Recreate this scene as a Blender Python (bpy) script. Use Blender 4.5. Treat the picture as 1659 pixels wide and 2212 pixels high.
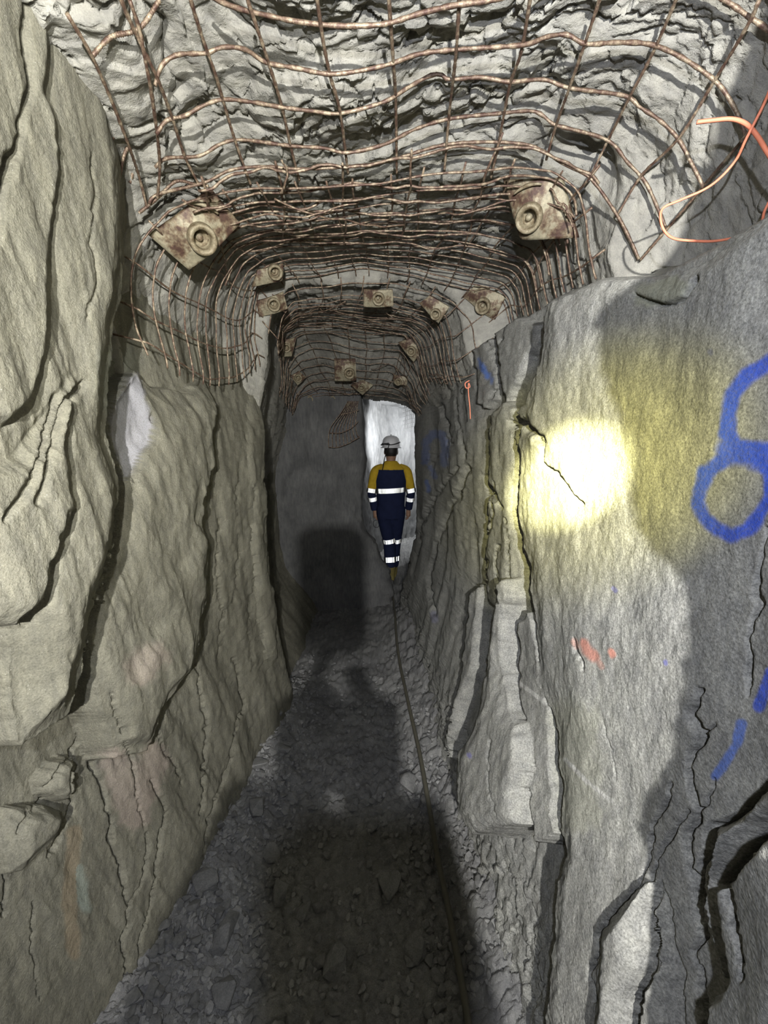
import bpy, bmesh, math, random
import numpy as np
from mathutils import Vector, Matrix

# ------------------------------------------------------------------ clear
for o in list(bpy.data.objects):
    bpy.data.objects.remove(o, do_unlink=True)
SC = bpy.context.scene
COL = SC.collection
random.seed(7)

# ------------------------------------------------------------------ camera
FOC, CX, CY = 830.0, 829.5, 1106.0
PITCH = math.radians(8.9)
CP, SP = math.cos(PITCH), math.sin(PITCH)
CAM = np.array([0.0, 0.0, 1.6])
cd = bpy.data.cameras.new('camera')
cd.sensor_fit = 'VERTICAL'; cd.sensor_height = 36.0
cd.lens = FOC / 2212.0 * 36.0
cd.clip_start = 0.004
cam = bpy.data.objects.new('camera', cd); COL.objects.link(cam)
cam.location = CAM
cam.rotation_euler = (math.radians(90) - PITCH, 0, 0)
SC.camera = cam

# ------------------------------------------------------------------ world, lights, exposure
w = bpy.data.worlds.new('world'); SC.world = w; w.use_nodes = True
w.node_tree.nodes['Background'].inputs[0].default_value = (0.5, 0.52, 0.6, 1)
w.node_tree.nodes['Background'].inputs[1].default_value = 0.0
SC.view_settings.view_transform = 'Standard'
SC.view_settings.look = 'None'
SC.view_settings.exposure = 0.0
SC.view_settings.gamma = 1.0
SC.view_settings.use_curve_mapping = False

LA = np.array([0.06, -0.65, 1.748])     # the photographer's cap lamp
LB = np.array([-0.022, -0.17, 1.80])    # second lamp close above the phone

def point_light(name, loc, power, color, radius):
    l = bpy.data.lights.new(name, 'POINT'); l.energy = power; l.color = color; l.shadow_soft_size = radius
    o = bpy.data.objects.new(name, l); COL.objects.link(o); o.location = loc; return o

def spot_light(name, loc, target, power, color, radius, size, blend):
    l = bpy.data.lights.new(name, 'SPOT'); l.energy = power; l.color = color; l.shadow_soft_size = radius
    l.spot_size = math.radians(size); l.spot_blend = blend
    o = bpy.data.objects.new(name, l); COL.objects.link(o); o.location = loc
    d = Vector(target) - Vector(loc)
    o.rotation_euler = d.to_track_quat('-Z', 'Y').to_euler(); return o

spot_light('cap_lamp_light', LA, (0.62, 3.0, 1.8), 275.0, (1.0, 0.985, 0.95), 0.012, 150, 1.0)
spot_light('near_cap_lamp_light', LB, (0.1, 2.0, 1.0), 42.0, (0.84, 0.88, 1.0), 0.010, 170, 0.6)
spot_light('near_cap_lamp_side_light', LB, (-0.75, 0.8, 1.9), 15.0, (1.0, 0.86, 0.26), 0.010, 100, 1.0)
spot_light('far_cap_lamp_light', (0.085, 4.86, 1.70), (0.55, 6.2, 1.9), 260.0, (0.95, 0.98, 1.0), 0.012, 140, 0.9)
point_light('passage_fill_light', (0.95, 6.45, 1.9), 100.0, (0.95, 0.98, 1.0), 0.02)  # fill light added out of view round the bend to brighten the passage
HOT = (0.465, 1.0, 1.535)
spot_light('near_cap_lamp_beam', LB, HOT, 1300.0, (1.0, 0.95, 0.45), 0.008, 14, 1.0)
spot_light('near_cap_lamp_halo', LB, HOT, 105.0, (1.0, 0.88, 0.06), 0.008, 33, 1.0)

# ------------------------------------------------------------------ pixel <-> space helpers (build-time measuring only)
def ray(px, py):
    dx = (px - CX) / FOC; dy = -(py - CY) / FOC
    return np.array([dx, CP + dy * SP, -SP + dy * CP])
def atY(px, py, Y):
    d = ray(px, py); return CAM + d * (Y / d[1])
def atZ(px, py, Z):
    d = ray(px, py); return CAM + d * ((Z - CAM[2]) / d[2])
def project(x, y, z):
    dz = z - CAM[2]
    zc = y * CP - dz * SP
    yc = y * SP + dz * CP
    zs = np.where(zc > 0.02, zc, 0.02)
    return CX + FOC * x / zs, CY - FOC * yc / zs, zc

# ------------------------------------------------------------------ noise
def _hash(i, j, seed):
    h = (i.astype(np.int64) * 374761393 + j.astype(np.int64) * 668265263 + seed * 1274126177) & 0x7fffffff
    h = ((h ^ (h >> 13)) * 1274126177) & 0x7fffffff
    h = h ^ (h >> 16)
    return (h & 0xffff) / 65535.0
def vnoise(u, v, seed=0):
    i = np.floor(u); j = np.floor(v); fu = u - i; fv = v - j
    fu = fu * fu * fu * (fu * (fu * 6 - 15) + 10); fv = fv * fv * fv * (fv * (fv * 6 - 15) + 10)
    a = _hash(i, j, seed); b = _hash(i + 1, j, seed); c = _hash(i, j + 1, seed); d = _hash(i + 1, j + 1, seed)
    return (a * (1 - fu) + b * fu) * (1 - fv) + (c * (1 - fu) + d * fu) * fv
def fbm(u, v, octs=4, seed=0, gain=0.5):
    s = np.zeros_like(u); a = 1.0; t = 0
    for k in range(octs):
        c, sn = math.cos(0.6 * k), math.sin(0.6 * k)
        s += a * (vnoise((u * c - v * sn) * 2 ** k + 17.3 * k, (u * sn + v * c) * 2 ** k - 9.1 * k, seed + k) * 2 - 1); t += a; a *= gain
    return s / t
def ridged(u, v, octs=4, seed=0):
    s = np.zeros_like(u); a = 1.0; t = 0
    for k in range(octs):
        s += a * (1 - np.abs(vnoise(u * 2 ** k + 5.1 * k, v * 2 ** k + 3.7 * k, seed + k) * 2 - 1)); t += a; a *= 0.5
    return s / t
def cells(u, v, seed=0):
    i = np.floor(u); j = np.floor(v)
    f1 = np.full(u.shape, 9.0); f2 = np.full(u.shape, 9.0); idv = np.zeros(u.shape)
    for di in (-1, 0, 1):
        for dj in (-1, 0, 1):
            ci, cj = i + di, j + dj
            px = ci + _hash(ci, cj, seed); py = cj + _hash(ci, cj, seed + 31)
            d = np.hypot(u - px, v - py)
            m = d < f1
            f2 = np.where(m, f1, np.minimum(f2, d)); idv = np.where(m, _hash(ci, cj, seed + 77), idv); f1 = np.where(m, d, f1)
    return f1, f2, idv
def facets(u, v, seed=0):
    """angular flakes: each cell a tilted plane; returns height, distance to the cell edge"""
    i = np.floor(u); j = np.floor(v)
    f1 = np.full(u.shape, 9.0); f2 = np.full(u.shape, 9.0); h = np.zeros(u.shape)
    for di in (-1, 0, 1):
        for dj in (-1, 0, 1):
            ci, cj = i + di, j + dj
            px = ci + _hash(ci, cj, seed); py = cj + _hash(ci, cj, seed + 31)
            d = np.hypot(u - px, v - py); m = d < f1
            f2 = np.where(m, f1, np.minimum(f2, d)); f1 = np.where(m, d, f1)
            hh = (_hash(ci, cj, seed + 77) - 0.5) + (u - px) * (_hash(ci, cj, seed + 5) - 0.5) * 1.6 + (v - py) * (_hash(ci, cj, seed + 6) - 0.5) * 1.6
            h = np.where(m, hh, h)
    return h, f2 - f1
def sstep(a, b, x):
    t = np.clip((x - a) / (b - a), 0, 1); return t * t * (3 - 2 * t)

def sdf_poly(px, py, poly):
    """signed distance, positive inside"""
    P = np.asarray(poly, float); n = len(P)
    d = np.full(px.shape, 1e18); inside = np.zeros(px.shape, bool)
    for k in range(n):
        a = P[k]; b = P[(k + 1) % n]; e = b - a
        wx = px - a[0]; wy = py - a[1]
        t = np.clip((wx * e[0] + wy * e[1]) / max(1e-9, e @ e), 0, 1)
        d = np.minimum(d, (wx - e[0] * t) ** 2 + (wy - e[1] * t) ** 2)
        c = ((a[1] > py) != (b[1] > py))
        if abs(b[1] - a[1]) > 1e-9:
            inside ^= c & (px < (b[0] - a[0]) * (py - a[1]) / (b[1] - a[1]) + a[0])
    d = np.sqrt(d)
    return np.where(inside, d, -d)
def dist_line(px, py, pts):
    P = np.asarray(pts, float); d = np.full(px.shape, 1e18)
    for k in range(len(P) - 1):
        a = P[k]; b = P[k + 1]; e = b - a
        wx = px - a[0]; wy = py - a[1]
        t = np.clip((wx * e[0] + wy * e[1]) / max(1e-9, e @ e), 0, 1)
        d = np.minimum(d, (wx - e[0] * t) ** 2 + (wy - e[1] * t) ** 2)
    return np.sqrt(d)

# ------------------------------------------------------------------ object helpers
def link(name, me, mat=None, parent=None):
    o = bpy.data.objects.new(name, me); COL.objects.link(o)
    if mat is not None and not me.materials:
        for m in (mat if isinstance(mat, (list, tuple)) else [mat]): me.materials.append(m)
    if parent is not None: o.parent = parent
    return o
def empty(name, loc=(0, 0, 0)):
    o = bpy.data.objects.new(name, None); COL.objects.link(o); o.location = loc
    o.empty_display_size = 0.05; return o
def tag(o, label, cat, group=None):
    o['label'] = label; o['category'] = cat
    if group: o['group'] = group
    return o
def struct(o, label=None):
    o['kind'] = 'structure'
    if label: o['label'] = label
    return o
def np_mesh(name, V, F, smooth=True, cols=None):
    """F: (n,4) or (n,3) int array"""
    me = bpy.data.meshes.new(name); V = np.ascontiguousarray(V, np.float32); F = np.ascontiguousarray(F, np.int32)
    n, k = F.shape
    me.vertices.add(len(V)); me.vertices.foreach_set('co', V.ravel())
    me.loops.add(n * k); me.loops.foreach_set('vertex_index', F.ravel())
    me.polygons.add(n); me.polygons.foreach_set('loop_start', np.arange(0, n * k, k, dtype=np.int32))
    try: me.polygons.foreach_set('loop_total', np.full(n, k, np.int32))
    except Exception: pass
    me.polygons.foreach_set('use_smooth', np.full(n, smooth, bool))
    if cols is not None:
        at = me.color_attributes.new('tint', 'FLOAT_COLOR', 'POINT')
        at.data.foreach_set('color', np.ascontiguousarray(cols, np.float32).ravel())
    me.update(calc_edges=True)
    return me
def grid_faces(nr, nc, flip=False):
    r = np.arange(nr - 1)[:, None]; c = np.arange(nc - 1)[None, :]
    a = (r * nc + c); F = np.stack([a, a + 1, a + nc + 1, a + nc], -1).reshape(-1, 4)
    return F[:, ::-1] if flip else F
def submesh(V, F, cols=None):
    u, inv = np.unique(F.ravel(), return_inverse=True)
    return V[u], inv.reshape(F.shape), (None if cols is None else cols[u])
def smooth_path(P, n):
    """resample polyline with Catmull-Rom"""
    P = np.asarray(P, float)
    if len(P) < 3:
        t = np.linspace(0, 1, n)[:, None]; return P[0] * (1 - t) + P[-1] * t
    L = np.r_[0, np.cumsum(np.linalg.norm(np.diff(P, axis=0), axis=1))]
    Q = np.vstack([2 * P[0] - P[1], P, 2 * P[-1] - P[-2]])
    out = []
    for s in np.linspace(0, L[-1], n):
        k = min(np.searchsorted(L, s, 'right') - 1, len(P) - 2); t = (s - L[k]) / max(1e-9, L[k + 1] - L[k])
        p0, p1, p2, p3 = Q[k], Q[k + 1], Q[k + 2], Q[k + 3]
        out.append(0.5 * ((2 * p1) + (-p0 + p2) * t + (2 * p0 - 5 * p1 + 4 * p2 - p3) * t * t + (-p0 + 3 * p1 - 3 * p2 + p3) * t ** 3))
    return np.array(out)
def tube_geo(P, rad, sides=6, caps=True):
    P = np.asarray(P, float); n = len(P); rad = np.broadcast_to(np.asarray(rad, float), (n,))
    T = np.gradient(P, axis=0); T /= np.maximum(1e-9, np.linalg.norm(T, axis=1))[:, None]
    ref = np.array([0, 0, 1.0]) if abs(T[0][2]) < 0.9 else np.array([1.0, 0, 0])
    N = np.zeros_like(P); v = np.cross(T[0], ref); v /= np.linalg.norm(v)
    for k in range(n):
        v = v - T[k] * (v @ T[k]); v /= max(1e-9, np.linalg.norm(v)); N[k] = v
    B = np.cross(T, N)
    a = np.arange(sides) * 2 * math.pi / sides
    V = (P[:, None, :] + rad[:, None, None] * (np.cos(a)[None, :, None] * N[:, None, :] + np.sin(a)[None, :, None] * B[:, None, :])).reshape(-1, 3)
    F = []
    k = np.arange(n - 1)[:, None] * sides; s = np.arange(sides)[None, :]; s2 = (s + 1) % sides
    F = np.stack([k + s, k + s2, k + sides + s2, k + sides + s], -1).reshape(-1, 4)
    if caps:
        V = np.vstack([V, P[0], P[-1]]); i0, i1 = n * sides, n * sides + 1
        q = np.arange(sides); q2 = (q + 1) % sides
        F = np.vstack([F, np.stack([q2, q, np.full(sides, i0), np.full(sides, i0)], -1), np.stack([q + (n - 1) * sides, q2 + (n - 1) * sides, np.full(sides, i1), np.full(sides, i1)], -1)])
    return V, F
def geo_mesh(name, V, F, smooth=True):
    """mixed quads where a repeated last index means a triangle"""
    me = bpy.data.meshes.new(name)
    me.from_pydata([tuple(v) for v in V], [], [tuple(f[:3]) if f[2] == f[3] else tuple(f) for f in F.tolist()] if isinstance(F, np.ndarray) else F)
    me.polygons.foreach_set('use_smooth', np.full(len(me.polygons), smooth, bool)); me.update(); return me
def join_geo(parts):
    Vs, Fs, o = [], [], 0
    for V, F in parts:
        Vs.append(V); Fs.append(np.asarray(F) + o); o += len(V)
    return np.vstack(Vs), np.vstack(Fs)
def tube(name, P, rad, mat, parent=None, sides=6):
    V, F = tube_geo(P, rad, sides); return link(name, geo_mesh(name, V, F), mat, parent)
def bm_obj(name, bm, mat, parent=None, smooth=False):
    me = bpy.data.meshes.new(name); bm.normal_update(); bm.to_mesh(me); bm.free()
    me.polygons.foreach_set('use_smooth', np.full(len(me.polygons), smooth, bool)); me.update()
    return link(name, me, mat, parent)

# ------------------------------------------------------------------ materials
def mat_new(name):
    m = bpy.data.materials.new(name); m.use_nodes = True
    nt = m.node_tree; b = nt.nodes['Principled BSDF']; return m, nt, b
def nd(nt, t, **kw):
    n = nt.nodes.new(t)
    for k, v in kw.items():
        if k.startswith('i_'):
            n.inputs[k[2:].replace('_', ' ')].default_value = v
        else: setattr(n, k, v)
    return n
def ramp(nt, fac, stops):
    r = nt.nodes.new('ShaderNodeValToRGB'); e = r.color_ramp.elements
    while len(e) < len(stops): e.new(0.5)
    for k, (p, c) in enumerate(stops):
        e[k].position = p; e[k].color = (*c, 1)
    nt.links.new(fac, r.inputs[0]); return r.outputs[0]
def mixc(nt, fac, a, b, mode='MIX'):
    m = nt.nodes.new('ShaderNodeMix'); m.data_type = 'RGBA'; m.blend_type = mode
    for s, v in ((0, fac), (6, a), (7, b)):
        if hasattr(v, 'is_output'): nt.links.new(v, m.inputs[s])
        else: m.inputs[s].default_value = v if s == 0 else (*v, 1)
    return m.outputs[2]
def coords(nt, scale=(1, 1, 1), rot=(0, 0, 0)):
    tc = nt.nodes.new('ShaderNodeTexCoord'); mp = nt.nodes.new('ShaderNodeMapping')
    mp.inputs['Scale'].default_value = scale; mp.inputs['Rotation'].default_value = rot
    nt.links.new(tc.outputs['Object'], mp.inputs[0]); return mp.outputs[0]
def noise(nt, vec, scale, detail=4, rough=0.55):
    n = nt.nodes.new('ShaderNodeTexNoise'); n.inputs['Scale'].default_value = scale
    n.inputs['Detail'].default_value = detail; n.inputs['Roughness'].default_value = rough
    nt.links.new(vec, n.inputs['Vector']); return n.outputs['Fac']
def bump(nt, b, h, strength, dist, prev=None):
    n = nt.nodes.new('ShaderNodeBump'); n.inputs['Strength'].default_value = strength; n.inputs['Distance'].default_value = dist
    nt.links.new(h, n.inputs['Height'])
    if prev is not None: nt.links.new(prev, n.inputs['Normal'])
    nt.links.new(n.outputs[0], b.inputs['Normal']); return n.outputs[0]

def rock_mat(name, dark, mid, light, grain=1.0, stretch=(1, 1, 1), fines=0.5, speck=True, rot=(0, 0, 0), tint=False, wr=0.55, gs=420, g5=150):
    m, nt, b = mat_new(name)
    c = coords(nt); cs = coords(nt, stretch, rot)
    n1 = noise(nt, c, 3.2, 6, 0.6); n2 = noise(nt, cs, 26, 5, 0.65); n3 = noise(nt, c, gs, 3, 0.7)
    base = ramp(nt, n1, [(0.3, dark), (0.5, mid), (0.72, light)])
    s2 = ramp(nt, n2, [(0.3, (0.72, 0.72, 0.73)), (0.7, (1.15, 1.14, 1.1))])
    s3 = ramp(nt, n3, [(0.3, (1 - fines * .55,) * 3), (0.7, (1 + fines * .5,) * 3)])
    col = mixc(nt, 1.0, base, s2, 'MULTIPLY'); col = mixc(nt, 1.0, col, s3, 'MULTIPLY')
    if speck:
        v = nd(nt, 'ShaderNodeTexVoronoi', i_Scale=230.0); nt.links.new(c, v.inputs['Vector'])
        sp = ramp(nt, v.outputs['Distance'], [(0.08, (1, 1, 1)), (0.16, (0, 0, 0))])
        n4 = noise(nt, c, 90, 2); gate = ramp(nt, n4, [(0.58, (0, 0, 0)), (0.66, (1, 1, 1))])
        f = mixc(nt, 1.0, sp, gate, 'MULTIPLY')
        col = mixc(nt, f, col, (0.62, 0.61, 0.56))
    if tint:   # tint.a: strength of paint / stain, tint.rgb its colour, broken up by the grain of the rock
        at = nd(nt, 'ShaderNodeAttribute', attribute_name='tint')
        gr = ramp(nt, n3, [(0.3, (0.55,) * 3), (0.55, (1.0,) * 3)])
        mth = nd(nt, 'ShaderNodeMath', operation='MULTIPLY'); nt.links.new(at.outputs['Alpha'], mth.inputs[0]); nt.links.new(gr, mth.inputs[1])
        col = mixc(nt, mth.outputs[0], col, at.outputs['Color'])
    nt.links.new(col, b.inputs['Base Color'])
    b.inputs['Roughness'].default_value = 0.78; b.inputs['Specular IOR Level'].default_value = 0.25
    p = bump(nt, b, n2, wr, 0.006 * grain)
    n5 = noise(nt, c, g5, 4, 0.65); p = bump(nt, b, n5, 0.7, 0.0028 * grain, p)
    p = bump(nt, b, n3, 0.5, 0.0010 * grain, p)
    return m

M_LEFT = rock_mat('left_rock', (0.138, 0.133, 0.105), (0.18, 0.174, 0.138), (0.225, 0.218, 0.176), 1.0, (2.2, 2.2, 0.6), 0.5, tint=True, wr=0.35, gs=300)
M_RIGHT = rock_mat('right_rock', (0.205, 0.205, 0.193), (0.265, 0.265, 0.248), (0.33, 0.33, 0.305), 1.1, (1.6, 1.6, 0.8), 0.85, tint=True, wr=0.2, gs=250, g5=170)
M_CEIL = rock_mat('ceiling_rock', (0.225, 0.22, 0.198), (0.31, 0.303, 0.272), (0.385, 0.38, 0.348), 1.4, (0.7, 2.0, 1), 0.3, False)
M_FLOOR = rock_mat('floor_rubble', (0.17, 0.17, 0.172), (0.22, 0.22, 0.22), (0.28, 0.28, 0.275), 2.2, (1, 1, 1), 0.5)
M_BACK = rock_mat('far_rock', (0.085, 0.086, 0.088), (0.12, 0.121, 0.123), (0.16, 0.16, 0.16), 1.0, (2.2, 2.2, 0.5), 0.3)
M_STONE = rock_mat('loose_stone', (0.19, 0.19, 0.193), (0.25, 0.25, 0.25), (0.31, 0.31, 0.305), 0.7, (1, 1, 1), 0.4)

def metal_rust(name, c1, c2, c3, rough=0.6, metal=0.35, sc=60, grain=0.002, stops=(0.36, 0.5, 0.62)):
    m, nt, b = mat_new(name); c = coords(nt)
    n = noise(nt, c, sc, 5, 0.65); n2 = noise(nt, c, sc * 6, 3, 0.6)
    col = ramp(nt, n, [(p_, c_) for p_, c_ in zip(stops, (c1, c2, c3))])
    s = ramp(nt, n2, [(0.3, (0.7,) * 3), (0.7, (1.2,) * 3)]); col = mixc(nt, 1.0, col, s, 'MULTIPLY')
    nt.links.new(col, b.inputs['Base Color']); b.inputs['Roughness'].default_value = rough; b.inputs['Metallic'].default_value = metal
    bump(nt, b, n2, 0.5, grain); return m
M_WIRE = metal_rust('rusty_wire', (0.085, 0.045, 0.034), (0.17, 0.115, 0.08), (0.37, 0.30, 0.21), 0.5, 0.3, 70, 0.0012)
M_PLATE = metal_rust('rusty_plate', (0.075, 0.040, 0.028), (0.17, 0.125, 0.078), (0.30, 0.268, 0.185), 0.6, 0.2, 20, 0.0015, (0.42, 0.495, 0.57))
M_COLLAR = metal_rust('dusty_collar', (0.14, 0.105, 0.06), (0.25, 0.21, 0.135), (0.33, 0.29, 0.20), 0.6, 0.2, 50, 0.001)
def plain(name, col, rough=0.6, metal=0.0, var=0.12, sc=40):
    m, nt, b = mat_new(name); c = coords(nt); n = noise(nt, c, sc, 4)
    k = ramp(nt, n, [(0.3, tuple(x * (1 - var) for x in col)), (0.7, tuple(min(1, x * (1 + var)) for x in col))])
    nt.links.new(k, b.inputs['Base Color']); b.inputs['Roughness'].default_value = rough; b.inputs['Metallic'].default_value = metal
    bump(nt, b, n, 0.2, 0.001); return m
M_ORANGE = plain('orange_cord', (0.80, 0.26, 0.15), 0.55)
M_CABLE = plain('dark_cable', (0.085, 0.08, 0.06), 0.6)
M_SILHOUETTE = plain('silhouette_wire', (0.012, 0.012, 0.012), 0.7)  # near black colour paints these wires as a silhouette against the bright rock
M_PHONE = plain('phone_black', (0.02, 0.02, 0.022), 0.4)

# ------------------------------------------------------------------ ceiling profile (arch of the mesh, polar about the tunnel axis)
def PX(s):
    v = [float(t) for t in s.replace(';', ',').split(',')]; return list(zip(v[0::2], v[1::2]))
W1 = PX('440,-22;470,0;520,20;575,33;650,48;740,56;830,52;905,30;980,12;1055,2;1120,-14')
W2 = PX('335,185;345,150;360,130;390,117;445,115;480,102;530,107;575,135;640,147;720,160;830,142;905,117;990,107;1130,97;1180,80;1225,75;1265,95;1330,92;1400,95;1455,115;1505,145;1555,185;1590,240;1610,290')
W3 = PX('338,290;360,260;400,250;435,230;480,215;540,220;610,232;675,240;735,245;830,220;880,190;930,163;955,162;970,172;1040,167;1100,177;1175,172;1230,190;1350,207;1380,230;1425,260;1465,300;1495,355;1520,405')
W4 = PX('335,362;360,342;430,337;475,312;520,302;625,315;700,320;750,330;830,312;895,280;970,257;1080,245;1150,240;1180,255;1200,270;1310,302;1355,350;1395,395;1425,460;1440,495')
W5 = PX('322,440;340,420;440,395;500,367;575,360;645,365;750,360;830,350;950,315;1040,307;1120,310;1160,320;1220,355;1275,385;1330,460;1360,515;1380,560')
S2A = PX('320,765;302,712;292,660;288,604;295,541;316,499;355,450;404,425;460,410;550,397;697,397;830,384;920,372;1000,364;1110,355;1200,368;1255,410;1268,470;1275,540;1285,588')
S2B = PX('559,782;547,730;551,667;558,625;590,598;640,588;700,585;780,578;899,593;1004,621;1070,632;1091,653;1100,688')
S3A = PX('592,730;599,675;620,629;665,619;770,617;861,620;937,638;973,662;984,695;993,753;1015,822')
S3B = PX('602,775;608,717;640,702;700,700;770,705;876,720;902,747;912,786;921,825')
S4M = PX('618,860;626,800;650,782;690,772;745,785;800,790;850,792;890,830;903,870')
S4B = PX('634,900;640,880;653,860;696,848;770,855;831,858;876,868;897,885;903,905')
KEYS = [(0.25, W2, 0.86), (0.86, W2, 0.86), (0.95, W3, 0.95), (1.05, W4, 1.05), (1.11, W5, 1.11), (1.16, S2A, 1.16), (2.0, S2B, 2.0),
        (2.06, S3A, 2.0), (2.75, S3B, 2.75), (3.2, S4M, 3.2), (3.7, S4B, 3.7), (4.3, S4B, 3.7)]
Z0 = 1.75
def axis_x(Y): return -0.06 - 0.055 * (np.asarray(Y, float) - 0.8)
NTH = 181
THS = np.radians(np.linspace(215, -35, NTH))
KY = np.array([k[0] for k in KEYS]); KR = []
for (yk, pl, yp) in KEYS:
    P = np.array([atY(px, py, yp) for px, py in pl])
    ax = float(axis_x(yk))
    pre = [[-1.05, 0, 1.25], [-1.0, 0, P[0][2] - 0.08], [P[0][0] - 0.10, 0, P[0][2] - 0.02]] if yk < 1.13 else [[P[0][0] - 0.20, 0, 1.25], [P[0][0] + 0.0, 0, P[0][2] - 0.14]]
    Pa = pre + P.tolist() + [[P[-1][0] + 0.12, 0, min(1.85, P[-1][2] - 0.04)], [P[-1][0] + 0.16, 0, 1.25]]
    Pa = np.array(Pa)
    seg = []
    for k in range(len(Pa) - 1):
        for t in np.linspace(0, 1, 12, endpoint=False): seg.append(Pa[k] * (1 - t) + Pa[k + 1] * t)
    seg = np.array(seg + [Pa[-1]])
    th = np.arctan2(seg[:, 2] - Z0, seg[:, 0] - ax); th = np.where(th < -math.pi / 2, th + 2 * math.pi, th)
    r = np.hypot(seg[:, 2] - Z0, seg[:, 0] - ax)
    o = np.argsort(th)
    rr = np.interp(THS[::-1], th[o], r[o])[::-1]
    KR.append(rr)
KR = np.array(KR)
def Rmesh(th, Y):
    th = np.asarray(th, float); Y = np.asarray(Y, float); th, Y = np.broadcast_arrays(th, Y)
    ft = np.clip((THS[0] - th) / (THS[0] - THS[-1]) * (NTH - 1), 0, NTH - 1.001); it = ft.astype(int); ft = ft - it
    iy = np.clip(np.searchsorted(KY, Y, 'right') - 1, 0, len(KY) - 2); fy = np.clip((Y - KY[iy]) / (KY[iy + 1] - KY[iy]), 0, 1)
    g = lambda a, b: KR[a, b]
    return (g(iy, it) * (1 - ft) + g(iy, it + 1) * ft) * (1 - fy) + (g(iy + 1, it) * (1 - ft) + g(iy + 1, it + 1) * ft) * fy
def arch(th, Y, inner=0.0):
    r = Rmesh(th, Y) - inner
    return np.stack([axis_x(Y) + r * np.cos(th), np.broadcast_to(np.asarray(Y, float), r.shape), Z0 + r * np.sin(th)], -1)
def on_arch(px, py, inner=0.0, y0=0.3, y1=4.2):
    d = ray(px, py); best = None; prev = None
    for Y in np.linspace(y0, y1, 500):
        p = CAM + d * (Y / d[1])
        ax = float(axis_x(Y)); th = math.atan2(p[2] - Z0, p[0] - ax)
        if th < -math.pi / 2: th += 2 * math.pi
        f = math.hypot(p[2] - Z0, p[0] - ax) - (float(Rmesh(th, Y)) - inner)
        if prev is not None and prev < 0 <= f: return p, th
        prev = f
    return CAM + d * (y1 / d[1]), th

# ------------------------------------------------------------------ side walls
ROUGH = np.array
def base_left(Y, z):
    h = z - 1.6
    X = 0.87 - 0.10 * np.clip(Y, 0.3, 2.2)
    X = X - 0.09 * (1 - sstep(0.0, 0.9, z)) * sstep(0.5, 1.2, Y)
    X = X + 0.30 * sstep(2.1, 2.35, Y + 0.25 * (z - 0.9) * 0.2) * sstep(-0.2, 0.6, z)
    X = X + 0.06 * sstep(2.1, 2.35, Y)
    X = X + 0.03 * sstep(1.68, 1.95, z) * sstep(0.98, 1.08, Y)
    return X
def base_right(Y, z):
    X = 0.685 - 0.10 * np.clip(Y, 0.25, 3.8)
    X = X - 0.26 * (1 - sstep(-0.1, 0.95, z)) * (1 - 0.35 * sstep(1.6, 3.2, Y))
    zt = 1.97 + 0.12 * sstep(0.9, 1.4, Y); X = X + 0.30 * sstep(zt, zt + 0.12, z)
    X = X + 0.55 * sstep(3.75, 4.1, Y)
    X = X - 0.05 * (1 - sstep(0.2, 0.5, Y))
    return X

def wall_grid(yn, yf, n, y_back, nb, z_lo, z_hi, nz, z0, z1, ntop):
    inv = np.linspace(1 / yn, 1 / yf, n); Y = np.r_[np.linspace(y_back, yn, nb, endpoint=False), 1 / inv]
    Z = np.r_[np.linspace(z0, z_lo, ntop, endpoint=False), np.linspace(z_lo, z_hi, nz), np.linspace(z_hi, z1, ntop + 1)[1:]]
    return np.meshgrid(Y, Z)

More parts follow.
